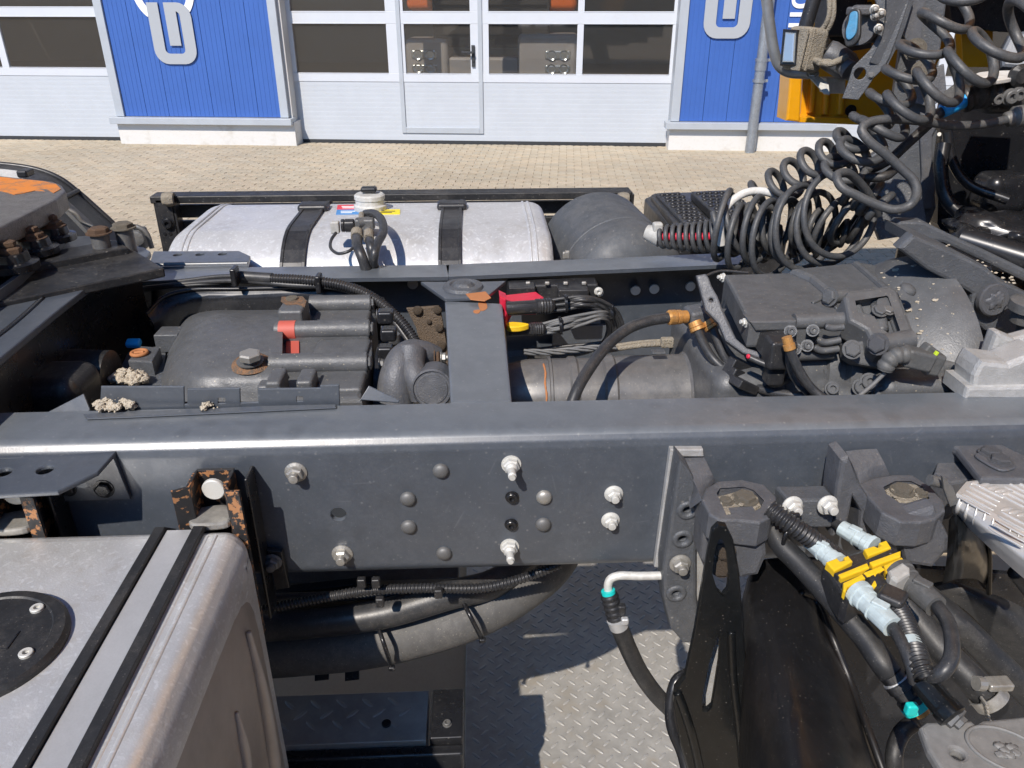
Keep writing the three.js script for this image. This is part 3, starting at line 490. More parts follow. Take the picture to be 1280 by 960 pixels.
for (const [x, y] of [[640, 621], [639, 655]]) onWeb(x, y, 'cap_screw', FG.socket, M.black, 0.0085);
for (const [x, y] of [[767, 617], [763, 650]]) onWeb(x, y, 'nut', FG.nutStud, M.zincPale, 0.011, 0.2);
obj('earth_plate', [plateZ([[333, 688], [352, 690], [362, 735], [345, 738]], 0.012, 0.01)], M.black, rail);
onWeb(341, 702, 'nut', FG.nutStud, M.zincDark, 0.011, 0, ZZ, 0.013);

// step bracket at the left
{
  const yb = Z(100, 566, 0).y, p = plateY([[-160, 585], [146, 563], [122, 590], [72, 614], [-160, 628]], yb, 0.007, { holes: [[56, 587, 10], [4, 590, 10], [-56, 592, 10]], bev: 0.002 });
  const P = [Z(-160, 590, 0.008), Z(140, 566, 0.008), Z(163, 624, 0.008), Z(-160, 645, 0.008)];
  const b = obj('step_bracket', [p, extr(shapeOf([[P[0].x, yb - 0.001], [P[1].x, yb - 0.001], [P[2].x, P[2].y], [P[3].x, P[2].y - 0.005]]), 0.007, V(0, 0, 0.001), X, YY, ZZ, 0.001)], M.paint, truck, 'dark angle bracket with round holes above the near tank');
  put('bolt', FG.hexHead, M.black, b, Z(130, 611, 0.008), ZZ, 0.012, 0.3);
  put('bolt', FG.hexHead, M.black, b, Z(85, 611, 0.008), ZZ, 0.01, 0.1);
}
// channel brackets that carry the near tank
function tankBracket(dx, label) {
  const yt = Z(270, 584, 0.004).y, q = (px, py) => { const p = Y(px, py, yt); return V(p.x + dx, yt, p.z); };
  const line = [q(213, 613), q(232, 608), q(240, 592), q(248, 584), q(294, 582), q(292, 590), q(284, 606), q(286, 612), q(300, 612)];
  line.forEach(p => p.z = Math.max(p.z, 0.006));
  const t = 0.006, A = line.map(p => [p.x, p.z]), off = A.map((p, i) => { const a = A[Math.max(0, i - 1)], b = A[Math.min(A.length - 1, i + 1)], l = Math.hypot(b[0] - a[0], b[1] - a[1]); return [p[0] - (b[1] - a[1]) / l * t, p[1] + (b[0] - a[0]) / l * t]; });
  const g = extr(shapeOf([...A, ...off.reverse()].map(p => [p[0], -p[1]])), 0.26, V(0, yt - 0.26, 0), X, V(0, 0, -1), YY, 0.001);
  const b = obj('tank_bracket', g, M.rustFlake, truck, label);
  const pin = Z(270, 606, 0.02); put('pin', FG.disc, M.zincPale, b, V(pin.x + dx, pin.y, 0.028), ZZ, 0.0165);
  obj('outer_cheek', box(line[8].x + 0.001, yt - 0.13, 0.02, 0.005, 0.26, 0.038, 0.002), M.black, b);
  const hk = plateY([[238, 643], [250, 634], [280, 630], [287, 637], [284, 652], [240, 655]], 1.028, 0.012, { round: true, bev: 0.003 }).translate(dx, 0, 0);
  obj('strap_anchor', hk, M.zinc, b);
  return b;
}
tankBracket(0, 'rusty black channel bracket at the end of the near tank');
tankBracket(Z(20, 630, 0.03).x - Z(268, 630, 0.03).x, 'rusty black channel bracket below the step bracket');

// near fuel tank
{
  const x1 = -0.33, x0 = -2.4, R = 0.075, zb = 0.056, zf = 0.80, yt = 1.02, ybot = 0.34;
  const cs = new THREE.Shape(), rb = 0.035;
  cs.moveTo(zb + rb, ybot); cs.lineTo(zf - R, ybot); cs.absarc(zf - R, ybot + R, R, -Math.PI / 2, 0, false); cs.lineTo(zf, yt - R); cs.absarc(zf - R, yt - R, R, 0, Math.PI / 2, false); cs.lineTo(zb + rb, yt); cs.absarc(zb + rb, yt - rb, rb, Math.PI / 2, Math.PI, false); cs.lineTo(zb, ybot + rb); cs.absarc(zb + rb, ybot + rb, rb, Math.PI, Math.PI * 1.5, false);
  const bev = 0.036, g = new THREE.ExtrudeGeometry(cs, { depth: x1 - x0 - 2 * bev, bevelEnabled: true, bevelThickness: bev, bevelSize: 0.055, bevelOffset: -0.055, bevelSegments: 10, curveSegments: 12 }).translate(0, 0, bev).applyMatrix4(basis(V(x1, 0, 0), ZZ, YY, V(-1, 0, 0)));
  // bevelOffset pulls the end in; the body itself keeps its full section
  const tank = obj('fuel_tank', toCreasedNormals(g, 0.5), M.alu, truck, 'big silver near fuel tank with black sender cover');
  { const k = 0.04, rows = []; for (let i = 0; i <= 8; i++) { const r = []; for (let j = 0; j <= 10; j++) { const u = j / 10, v = i / 8, w = Math.pow(Math.sin(Math.PI * Math.min(1, Math.max(0, u))) * Math.sin(Math.PI * v), 0.4); r.push(V(x1 - 0.003 + 0.019 * w, yt - k - (yt - ybot - 2 * k) * v, zb + k - 0.004 + (zf - zb - 2 * k + 0.004) * u)); } rows.push(r); } obj('end_plate', patch(rows, 0.006, 2, 2), M.endDirtShade, tank, 'brown end face with dust and shade put into its colour'); }
  // raised and sunk pressings of the end
  obj('end_pressing', [cyl(V(x1 + 0.004, 0.70, 0.36), V(x1 + 0.024, 0.70, 0.36), 0.075, 0.07, 40), turned([[0.11, 0], [0.105, 0.01], [0.092, 0.012], [0.08, 0.004]], V(x1 + 0.012, 0.70, 0.36), X, 40), 
    sweep([V(x1 + 0.008, 0.92, 0.17), V(x1 + 0.012, 0.8, 0.175), V(x1 + 0.012, 0.6, 0.2), V(x1 + 0.006, 0.42, 0.21)], 30, t => 0.004 + 0.009 * Math.sin(Math.PI * t)), sweep([V(x1 + 0.012, 0.88, 0.27), V(x1 + 0.014, 0.8, 0.28), V(x1 + 0.014, 0.74, 0.3)], 30, t => 0.003 + 0.006 * Math.sin(Math.PI * t))], M.endDirtShade, tank);
  const sp = (px, py) => Y(px, py, yt + 0.001);
  // strap bands run over the top and down both faces
  const band = (xa, xb, th, mat, name, zz0 = zb - 0.004) => {
    const prof = [[zz0, yt - 0.14], [zz0, yt - 0.02], [zb + 0.02, yt], [zf - R, yt], ...[0.2, 0.4, 0.6, 0.8, 1].map(k => { const a = Math.PI / 2 * (1 - k); return [zf - R + R * Math.cos(a), yt - R + R * Math.sin(a)]; }), [zf, ybot + 0.1]];
    const off = prof.map((p, i) => { const a = prof[Math.max(0, i - 1)], b = prof[Math.min(prof.length - 1, i + 1)], l = Math.hypot(b[0] - a[0], b[1] - a[1]); return [p[0] - (b[1] - a[1]) / l * th, p[1] + (b[0] - a[0]) / l * th]; });
    return obj(name, extr(shapeOf([...prof, ...off.reverse()]), xb - xa, V(xb, 0, 0), ZZ, YY, V(-1, 0, 0), 0.001), mat, tank);
  };
  const a0 = sp(22, 960).x, a1 = sp(40, 960).x, b0 = sp(90, 960).x, b1 = sp(109, 960).x;
  band(a1 + 0.001, b0 - 0.001, 0.004, M.strap, 'strap'); band(a0, a1, 0.01, M.rubber, 'rubber_strip'); band(b0, b1, 0.01, M.rubber, 'rubber_strip');
  // weld bead and groove beside the end
  const w0 = sp(132, 960).x;
  obj('weld_bead', [sweep([V(w0, yt - 0.001, zb + 0.03), V(w0, yt - 0.001, zf - R)], 20, 0.0035, 8), sweep([V(w0 - 0.012, yt - 0.0015, zb + 0.03), V(w0 - 0.012, yt - 0.0015, zf - R)], 20, 0.003, 8)], M.alu, tank);
  // sender cover
  const e = sp(77, 812), c = V(e.x - 0.092, yt, e.z - 0.005);
  const cov = obj('sender_cover', [turned([[0.092, 0], [0.092, 0.006], [0.088, 0.011], [0.076, 0.013], [0.074, 0.011], [0, 0.011]], c, YY, 56)], M.rubber, tank);
  obj('cover_mark', [box(c.x + 0.012, c.y + 0.0115, c.z + 0.012, 0.05, 0.0016, 0.0016, 0.0003), box(c.x + 0.037, c.y + 0.0115, c.z - 0.002, 0.0016, 0.0016, 0.028, 0.0003), box(c.x - 0.02, c.y + 0.0115, c.z - 0.02, 0.03, 0.0016, 0.0016, 0.0003)], M.black, tank);
  for (let k = 0; k < 5; k++) { const a = k * Math.PI * 2 / 5 + 0.32; put('screw', FG.socket, M.zincPale, tank, V(c.x + 0.066 * Math.cos(a), c.y + 0.008, c.z + 0.066 * Math.sin(a)), YY, 0.0078); }
}
// below the near rail: conduit, loom, big grey hose
{
  obj('conduit', conduit(zl([[330, 762, -0.03], [400, 748, -0.03], [462, 738, -0.03], [530, 735, -0.03], [600, 735, -0.03], [650, 724, -0.04], [700, 705, -0.06]]), 0.0085), M.plastic, truck, 'black corrugated conduit under the near rail');
  const h = obj('big_hose', sweep(zl([[300, 818, -0.1], [380, 812, -0.1], [450, 805, -0.1], [520, 790, -0.1], [590, 767, -0.11], [650, 734, -0.14], [690, 700, -0.2], [715, 650, -0.28]]), 60, 0.046, 24), M.greyHose, truck, 'thick grey hose curving below the near rail');
  obj('bundled_hose', sweep(zl([[300, 785, -0.07], [400, 778, -0.07], [480, 767, -0.07], [560, 744, -0.08], [620, 728, -0.11], [670, 690, -0.17]]), 50, 0.026, 18), M.hose, truck, 'thinner hose tied on top of the thick grey hose');
  for (const [a, b, z] of [[[575, 745], [603, 800], -0.05], [[470, 775], [490, 835], -0.04]]) obj('cable_tie', [sweep([Z(a[0], a[1], z - 0.03), Z((a[0] + b[0]) / 2, (a[1] + b[1]) / 2, z + 0.012), Z(b[0], b[1], z - 0.005)], 16, 0.004, 6), boxAt(Z(b[0], b[1], z), 0.012, 0.009, 0.01)], M.black, h);
  obj('support_plate', [plateZ([[340, 742], [470, 728], [470, 765], [340, 780]], -0.13, 0.02), box(-0.25, 0.77, -0.2, 0.3, 0.05, 0.06)], M.blackDusty, truck); obj('rusty_stay', plateZ([[505, 765], [520, 752], [580, 742], [582, 756], [512, 782]], -0.13, 0.008), M.rustBrown, truck);
  for (const [x, y] of [[475, 752], [548, 741], [452, 728], [470, 728]]) obj('conduit_clip', boxAt(Z(x, y, -0.015), 0.014, 0.018, 0.012), M.plastic, truck);
  obj('lower_bracket', [plateZ([[330, 775], [480, 760], [500, 775], [470, 800], [330, 815]], -0.2, 0.012, { holes: [[455, 775, 7]] }), box(-0.3, 0.62, -0.3, 0.5, 0.06, 0.1)], M.castWorn, truck);
  for (const x of [402, 440]) obj('hanger', plateZ([[x - 9, 835], [x + 9, 833], [x + 9, 850], [x - 9, 852]], -0.12, 0.01), M.black, truck);
  obj('inner_loom', [hose(zl([[340, 748, -0.09], [480, 742, -0.1], [620, 725, -0.12], [690, 690, -0.2]]), 0.009), hose(zl([[340, 790, -0.12], [460, 775, -0.14], [600, 745, -0.16], [700, 690, -0.25]]), 0.012)], M.hose, truck);
}
// black framed step plate low down, left
{
  const pf = thing('step_platform', 'black framed checker plate step low beneath the near rail', 'platform', V(-0.35, 0, 0));
  const y = 0.465, x1 = Y(579, 900, y).x, xa = Y(538, 900, y).x, z1 = Y(460, 926, y).z, zr = -0.14;
  obj('frame', [box(xa / 2 + x1 / 2, y - 0.05, (zr + z1) / 2, x1 - xa, 0.1, z1 - zr, 0.004), box(x1 - 0.4, y - 0.06, z1 + 0.012, 0.8, 0.09, 0.024, 0.006), box(xa - 0.3, y - 0.08, (zr + z1) / 2, 0.58, 0.04, z1 - zr), box(x1 - 0.012, y * 0.5 - 0.02, z1 - 0.03, 0.02, y - 0.04, 0.04), box(x1 - 0.01, y * 0.5 - 0.03, (zr + z1) / 2, 0.016, y - 0.07, z1 - zr)], M.black, pf);
  const pl = obj('tread_plate', box(xa - 0.306, y - 0.014, (zr + z1) / 2, 0.6, 0.02, z1 - zr, 0.002), M.tread, pf);
  const im = lozenges(xa - 0.6, xa - 0.01, zr, z1 - 0.005, y - 0.004, 0.05, 0.03, 0.0085, 0.0022); im.position.copy(origin.get(pl)).negate(); pl.add(im);
  const lo = obj('lower_step', box(x1 - 0.4, y - 0.065, z1 + 0.2, 0.8, 0.02, 0.35, 0.002), M.black, pf);
  const im2 = lozenges(x1 - 0.8, x1 - 0.01, z1 + 0.03, z1 + 0.36, y - 0.055, 0.05, 0.03, 0.0085, 0.0022); im2.material = M.blackDusty; im2.position.copy(origin.get(lo)).negate(); lo.add(im2);
  put('screw', FG.disc, M.black, pf, Y(483, 905, y - 0.003), YY, 0.009); put('screw', FG.socket, M.zincDark, pf, Y(559, 905, y), YY, 0.007);
}
// short coolant hose with elbow pipe
{
  const e = obj('elbow_pipe', sweep(zl([[850, 719, 0.03], [800, 720, 0.03], [772, 720, 0.03], [763, 724, 0.03], [760, 732, 0.032], [761, 742, 0.035]]), 40, 0.0068, 14), M.zincPale, truck, 'pale bent pipe end below the rail');
  obj('rubber_hose', sweep(zl([[772, 778, 0.05], [785, 810, 0.05], [800, 840, 0.04], [820, 868, 0.03], [842, 890, 0.02], [860, 905, 0.02]]), 40, 0.0145, 16), M.rubber, truck, 'black hose hanging from the elbow pipe');
  obj('quick_connector', [sweep(zl([[761, 742, 0.036], [766, 760, 0.043], [772, 780, 0.05]]), 24, (t, i) => [0.0125, 0.0135, 0.0145, 0.0145][i % 4], 16), boxAt(Z(777, 762, 0.05), 0.012, 0.02, 0.012)], M.plastic, truck);
  obj('locking_ring', [cyl(Z(760, 738, 0.035), Z(762, 747, 0.038), 0.0112)], M.teal, truck);
  obj('hose_clamp', [cyl(Z(770, 773, 0.049), Z(774, 783, 0.05), 0.0155), boxAt(Z(781, 776, 0.06), 0.012, 0.012, 0.01)], M.strap, truck);
}
// ---------------------------------------------------------------- between the rails and the far side
function plateN(pts, p, n, th, { holes = [], bev = 0.0015, round = false } = {}) {      // plate in any plane through p with normal n
  n = n.clone().normalize(); const u = new THREE.Vector3().crossVectors(YY, n).normalize(), v = new THREE.Vector3().crossVectors(n, u);
  const f = q => { const w = onPlane(q[0], q[1], p, n).sub(p); return [w.dot(u), w.dot(v)]; };
  const P = pts.map(f), H = holes.map(h => h.pts ? { pts: h.pts.map(f) } : [...f(h), h[2] / pxm(onPlane(h[0], h[1], p, n))]);
  return extr(round ? smoothShape(P, H) : shapeOf(P, H), th, p.clone().addScaledVector(n, -th), u, v, n, bev);
}
// far rail, flared towards the cab
const farRail = (() => {
  const seg = (p, q) => {                                           // p, q: inner edge of the top flange
    const d = q.clone().sub(p), L = d.length(), u = new THREE.Vector3().crossVectors(d.clone().normalize(), YY).negate(); // outwards (away from camera)
    const R = 0.02, t = 0.009, W = 0.107, a = [];
    a.push([0, T], [W - R, T]);
    for (let i = 1; i <= 6; i++) { const k = Math.PI / 2 * (1 - i / 6); a.push([W - R + R * Math.cos(k), T - R + R * Math.sin(k)]); }
    for (let i = 0; i <= 6; i++) { const k = -Math.PI / 2 * i / 6; a.push([W - R + R * Math.cos(k), BOT + R + R * Math.sin(k)]); }
    a.push([0, BOT], [0, BOT + t], [W - R, BOT + t], [W - t, BOT + R], [W - t, T - R], [W - R, T - t], [0, T - t]);
    const n = new THREE.Vector3().crossVectors(u, YY);
    return extr(shapeOf(a), L, n.dot(d) > 0 ? p : q, u, YY, n);
  };
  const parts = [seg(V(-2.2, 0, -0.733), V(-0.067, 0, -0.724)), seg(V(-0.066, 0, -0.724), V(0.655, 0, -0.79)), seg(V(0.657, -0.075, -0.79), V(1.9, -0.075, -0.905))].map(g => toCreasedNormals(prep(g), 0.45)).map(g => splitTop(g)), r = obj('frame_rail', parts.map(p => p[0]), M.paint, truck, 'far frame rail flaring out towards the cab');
  obj('top_flange', parts.map(p => p[1]), M.paintSkySheen, r, 'top flange with sky sheen painted into its colour'); return r;
})();
for (const [x, y] of [[752, 374], [800, 373], [824.5, 372], [872, 370], [794.5, 419], [818, 417], [515, 359], [748, 412]]) { const p = Z(x, y, -0.79); put('bolt', FG.disc, M.zincPale, farRail, V(p.x, p.y, -0.815 - Math.max(0, p.x) * 0.09), ZZ, 0.0125); }
obj('inner_plate', [plateZ([[690, 408], [905, 402], [912, 470], [690, 478]], -0.79, 0.012)], M.paint, farRail);
// four-hole bracket on the far rail
obj('hole_bracket', [plateY([[192, 314], [299, 313.5], [313, 320], [310, 331], [185, 334]], T + 0.004, 0.008, { holes: [[197, 318, 5.5], [222, 318.5, 5.5], [250, 318, 5.5], [278, 317.5, 5.5]] }), (() => { const a = Y(185, 333, T), b = Y(310, 331, T); return cyl(V(a.x, T + 0.003, a.z), V(b.x, T + 0.003, b.z), 0.006); })()], M.paint, truck, 'flat bracket with four holes on the far rail');
// cross member
{
  const c = obj('cross_member', [plateY([[556, 376], [628, 379], [640, 503], [563, 503]], T - 0.004, 0.035, { bev: 0.004 }), plateY([[566, 420], [633, 420], [638, 495], [569, 495]], T - 0.045, 0.12)], M.paintSkySheen, truck, 'flat cross member with rusty patches between the rails');
  const g = obj('gusset', [plateY([[526, 352], [598, 352], [632, 351], [608, 371], [556, 373]], T + 0.004, 0.008)], M.paint, c);
  obj('dome_washer', turned([[0.045, 0], [0.042, 0.006], [0.03, 0.008], [0.026, 0.004], [0.018, 0.012], [0, 0.014]], Y(579, 359, T + 0.004), YY), M.cast, c);
  obj('rust_patch', [plateY([[582, 367], [607, 364], [614, 372], [606, 376], [596, 375], [588, 374]], T + 0.0052, 0.002), plateY([[598, 378], [606, 376], [609, 385], [601, 388]], T - 0.0032, 0.0015, { round: true, bev: 0 }), plateY([[592, 388], [600, 387], [599, 391], [593, 391]], T - 0.0032, 0.0015, { round: true, bev: 0 })], M.orangeRust, c);
}
// propeller shaft
{
  const y = 0.968, z = -0.415, ax = px => onPlane(px, 470, V(0, 0, z + 0.06), ZZ).x;
  const R = [[600, 0.07], [636, 0.07], [660, 0.078], [688, 0.079], [689, 0.084], [692, 0.084], [693, 0.079], [714, 0.079], [717, 0.083], [724, 0.083], [727, 0.079], [757, 0.079], [760, 0.085], [772, 0.086], [775, 0.082], [864, 0.083], [867, 0.088], [876, 0.088], [880, 0.08], [900, 0.07], [925, 0.06], [950, 0.06]];
  const s = obj('propeller_shaft', [turned(R.map(q => [q[1], ax(q[0])]), V(0, y, z), X, 64)], M.shaft, truck, 'grey propeller shaft lying between the rails');
  obj('weld_rust', [sweep([0, 1, 2, 3, 4].map(i => { const a = 0.1 + i * 0.32; return V(ax(682) + 0.002 * (i % 2), y + 0.0792 * Math.cos(a), z + 0.0792 * Math.sin(a)); }), 24, (t, i) => 0.0016 + 0.0012 * ((i * 7 % 5) / 5), 6)], M.orangeRust, s);
  obj('balance_weight', [boxAt(Z(823, 440, z + 0.01), 0.028, 0.005, 0.018)], M.cast, s);
  const yk = obj('yoke', [boxAt(V(ax(925), y, z), 0.08, 0.17, 0.07, 0.02), boxAt(V(ax(905), y + 0.02, z + 0.07), 0.1, 0.05, 0.06, 0.015, [0, 0.3, 0])], M.cast, s);
}
// plug connectors with cable looms on the far rail
{
  const u = obj('control_unit', [boxAt(Z(690, 364, -0.74), 0.21, 0.05, 0.05, 0.006), boxAt(Z(715, 368, -0.71), 0.07, 0.045, 0.06, 0.005), boxAt(Z(652, 361, -0.7), 0.06, 0.02, 0.04)], M.plastic, truck, 'black plug housing under the far rail');
  for (const x of [660, 684, 707, 730]) obj('clip', boxAt(Z(x, 354, -0.71), 0.011, 0.008, 0.01), M.zinc, u);
  put('eyelet', FG.socket, M.zincPale, u, Z(748, 364, -0.71), ZZ, 0.008);
  obj('red_plug_cover', [plateY([[624, 369], [670, 364], [680, 371], [679, 377], [640, 379], [632, 396], [625, 396]], 1.105, 0.03, { bev: 0.004 }), plateZ([[624, 370], [633, 374], [633, 395], [627, 396]], -0.55, 0.04, { bev: 0.004 })], M.red, u, 'bright red plug cover');
  obj('yellow_plug_lock', plateY([[632, 404], [640, 402], [654, 403], [661, 405], [650, 408], [636, 408]], 1.085, 0.012, { round: true, bev: 0.002 }), M.yellow, u, 'small yellow plug lock');
  const conn = (a, b, r) => { const d = b.clone().sub(a), L = d.length(); return turned([[0, 0], [r * 0.85, 0], [r * 0.95, L * 0.06], [r * 0.95, L * 0.62], [r * 1.08, L * 0.63], [r * 1.08, L * 0.7], [r, L * 0.71], ...[0, 1, 2, 3].flatMap(i => [[r * 1.12, L * (0.74 + i * 0.06)], [r * 1.0, L * (0.77 + i * 0.06)]]), [r * 0.8, L], [0, L]], a, d, 22); };
  obj('round_plug', conn(Z(632, 386, -0.55), Z(692, 382, -0.57), 0.0155), M.plastic, u);
  obj('round_plug', conn(Z(634, 413, -0.53), Z(680, 411, -0.55), 0.0135), M.plastic, u);
  const W1 = [], W2 = [];
  for (let i = 0; i < 7; i++) { const o = (i - 3) * 2.2, d = 0.004 * (i % 3); W1.push(hose(zl([[690, 382 + o, -0.57 - d], [706, 380 + o * 1.1, -0.57 - d], [730, 377 + o * 0.9, -0.57 + d], [752, 383 + o, -0.58 - d], [766 - o, 398 + o, -0.6], [768 - o * 1.5, 420, -0.62 - d], [750 - o, 432 + o * 0.7, -0.64], [700, 440 + o, -0.66], [660, 442 + o * 0.6, -0.68]]), 0.0042, 7)); }
  for (let i = 0; i < 7; i++) { const o = (i - 3) * 2, d = 0.004 * (i % 3); W2.push(hose(zl([[678, 411 + o, -0.55 - d], [702, 406 + o * 1.2, -0.55 + d], [730, 399 + o, -0.56 - d], [752, 394 + o * 0.7, -0.57], [762, 400 + o, -0.6 - d], [758, 425 + o, -0.64]]), 0.0036, 7)); }
  obj('cable_loom', W1, M.hose, truck, 'dark cable loom arching from the red plug'); obj('cable_loom', W2, M.wire, truck, 'pale grey wires from the lower plug');
  for (const [x, y, h, z] of [[708, 381, 9, -0.555], [701, 409, 9, -0.535], [765, 393, 7, -0.58]]) { const c = Z(x, y, z); obj('cable_tie', [turned([[0.018 * h / 9, -0.003], [0.0195 * h / 9, -0.003], [0.0195 * h / 9, 0.003], [0.018 * h / 9, 0.003], [0.018 * h / 9, -0.003]], c.clone().add(V(0, -0.001, -0.012)), V(1, 0.1, 0), 20), boxAt(c.clone().add(V(0, 0.016, 0.0)), 0.006, 0.01, 0.008)], M.black, truck); }
  const tw = []; for (let i = 0; i < 4; i++) tw.push(coilG(helix(zl([[655, 440, -0.5], [690, 440, -0.5], [730, 436, -0.5], [770, 433, -0.5]]), 0.0045, 1.6, i * 1.57, 14), 0.003, 6));
  obj('twisted_wires', tw, M.wire, truck, 'twisted grey wires lying above the shaft');
  obj('pipe_bundle', [hose(zl([[760, 438, -0.52], [800, 432, -0.53], [840, 430, -0.54], [880, 432, -0.55], [905, 440, -0.55]]), 0.0055), hose(zl([[765, 433, -0.53], [800, 428, -0.54], [840, 426, -0.55], [880, 428, -0.56], [905, 434, -0.56]]), 0.0045), boxAt(Z(834, 428, -0.53), 0.028, 0.022, 0.016, 0.004)], M.crust, truck, 'dusty pipes clipped along the far rail');
}
// transfer case on the left
{
  const yt = 1.1, f = (px, py, y = yt) => Y(px, py, y);
  const a = f(198, 478), b = f(345, 478), c = f(300, 384);
  const rows = [
    [[192, 500, 0.96], [200, 470, 1.0], [214, 425, 1.02], [226, 398, 1.01], [232, 385, 0.97]].map(q => Y(...q)),
    [[203, 500, 1.02], [212, 470, 1.072], [228, 425, 1.09], [240, 398, 1.08], [246, 383, 1.02]].map(q => Y(...q)),
    [[235, 502, 1.06], [245, 470, 1.1], [256, 425, 1.112], [266, 396, 1.1], [272, 382, 1.04]].map(q => Y(...q)),
    [[300, 502, 1.06], [304, 470, 1.1], [308, 425, 1.115], [312, 396, 1.1], [316, 382, 1.04]].map(q => Y(...q)),
    [[350, 502, 1.06], [352, 470, 1.1], [353, 425, 1.11], [354, 396, 1.1], [355, 382, 1.04]].map(q => Y(...q))];
  const tc = obj('transfer_case', [patch(rows, 0.03, 6, 6), plateY([[205, 490], [232, 400], [345, 396], [345, 490]], 1.04, 0.25, { bev: 0.01 })], M.gear, truck, 'smooth grey gear casing on the left between the rails');
  // ribbed cover
  const y0 = 1.085, ribR = 0.0185, cov = obj('ribbed_cover', [plateY([[347, 384], [395, 378], [468, 376], [470, 392], [456, 398], [458, 420], [466, 424], [466, 446], [455, 468], [452, 498], [340, 500], [344, 440]], y0, 0.2, { bev: 0.008 }),
    ...[[388, 380, 463, 379], [345, 413, 462, 411], [338, 455, 459, 453]].flatMap(([xa, ya, xb, yb]) => { const p = f(xa, ya, y0 + 0.02), q = f(xb, yb, y0 + 0.02); q.z = p.z; return [cyl(p, q, ribR, ribR, 20), box((p.x + q.x) / 2, y0 + 0.004, p.z, q.x - p.x, 0.026, ribR * 1.7, 0.004)]; }),
    ...[[396, 386, 460, 402], [398, 424, 458, 444], [402, 464, 452, 486]].map(([xa, ya, xb, yb]) => { const p = f(xa, ya, y0 + 0.007), q = f(xb, yb, y0 + 0.007); return box((p.x + q.x) / 2, y0 + 0.0, (p.z + q.z) / 2, q.x - p.x, 0.016, q.z - p.z, 0.007); })], M.gear, tc);
  for (const [x, y] of [[465, 379], [464, 411], [461, 453]]) { const p = f(x, y, y0 + 0.02); put('bolt', FG.hexHead, M.gear, cov, p.setX(p.x - 0.003), X, 0.0135); }
  for (const [x, y] of [[474, 455], [471, 393]]) put('bolt', FG.nutStud, M.zincDark, tc, f(x, y, y0), X, 0.0085);
  const boss = (px, py, w, h, d, top) => { const p = f(px, py, top); return box(p.x, top - h / 2, p.z, w, h, d, 0.006); };
  obj('mounting_boss', [boss(366, 381, 0.05, 0.07, 0.07, 1.135)], M.gear, tc, 'square boss with rust on top');
  obj('rust_stain', [plateY([[352, 371], [378, 370], [383, 376], [381, 383], [372, 380], [358, 381], [351, 376]], 1.1362, 0.002, { bev: 0 })], M.rustSteel, tc); put('boss_plug', FG.disc, M.crust, tc, f(365, 374, 1.136), YY, 0.012);
  obj('lug', [boss(345, 468, 0.026, 0.07, 0.06, 1.125), boss(383, 468, 0.028, 0.06, 0.055, 1.115), boss(330, 478, 0.02, 0.05, 0.03, 1.115)], M.gear, tc);
  obj('red_mark', [plateY([[358, 419], [374, 418], [374, 445], [366, 443], [357, 441]], y0 + 0.0035, 0.004, { bev: 0.001 }), (() => { const p = f(350, 413, y0 + 0.02), q = f(371, 412, y0 + 0.02); return cyl(V(p.x, p.y, p.z), V(q.x, p.y, p.z), ribR + 0.0008, ribR + 0.0008, 20); })()], M.redPaint, tc, 'flaking red paint mark');
  obj('plug_seat', turned([[0.036, 0], [0.03, 0.006], [0.02, 0.008], [0, 0.008]], f(314, 455, 1.108), V(0, 1, 0.12)), M.rustSteel, tc);
  put('plug_bolt', FG.hexHead, M.zincDark, tc, f(313, 452, 1.117), V(0, 1, 0.1), 0.019, 0.2);
  put('plug_bolt', FG.hex, M.zinc, tc, f(313, 448, 1.128), V(0, 1, 0.1), 0.0195, 0.2);
  // mounting blocks at its left
  const mb = obj('mounting_block', [plateY([[140, 480], [160, 440], [208, 430], [204, 480]], 1.03, 0.06), plateY([[160, 450], [176, 432], [200, 434], [190, 452]], 1.06, 0.05, { bev: 0.003 }), boxAt(f(214, 424, 1.05), 0.05, 0.04, 0.05)], M.cast, tc);
  obj('rusty_ring', [new THREE.TorusGeometry(0.014, 0.004, 8, 24).rotateX(Math.PI / 2).translate(...f(174, 441, 1.064).toArray()), sweep([f(168, 441, 1.066), f(180, 440, 1.068)], 6, 0.003)], M.orangeRust, tc); put('ring_plug', FG.disc, M.rustBrown, tc, f(174, 441, 1.058), YY, 0.013);
  obj('blue_cap', [boxAt(f(167, 429, 1.05), 0.03, 0.014, 0.02, 0.005, [0.4, 0, 0])], M.blue, tc);
  // black shield behind it
  obj('heat_shield', patch([zl([[183, 392, -0.6], [205, 372, -0.64], [232, 364, -0.66], [300, 362, -0.67], [420, 360, -0.68], [480, 372, -0.66]]), zl([[190, 402, -0.6], [212, 384, -0.63], [240, 374, -0.65], [300, 372, -0.66], [420, 371, -0.67], [490, 392, -0.65]]), zl([[204, 445, -0.6], [222, 420, -0.63], [240, 405, -0.65], [300, 400, -0.66], [420, 400, -0.67], [500, 440, -0.65]])], 0.006), M.black, truck, 'black curved shield behind the gear casing');
  obj('shield_lip', hose(zl([[183, 392, -0.598], [205, 371, -0.638], [232, 363, -0.658], [300, 361, -0.668], [420, 359, -0.678]]), 0.004), M.black, truck);
  // dark flange behind the cover, lever and joint
  obj('output_flange', [cyl(V(f(468, 430).x, 0.96, -0.42), V(f(482, 430).x, 0.96, -0.42), 0.12, 0.12, 40), cyl(V(f(482, 430).x, 0.96, -0.42), V(f(492, 430).x, 0.96, -0.42), 0.085, 0.085, 32), ...[0, 1, 2, 3, 4].map(i => boxAt(Z(482 + (i % 2) * 4, 395 + i * 22, -0.4), 0.03, 0.025, 0.03, 0.006))], M.black, truck, 'black round flange at the end of the gear casing');
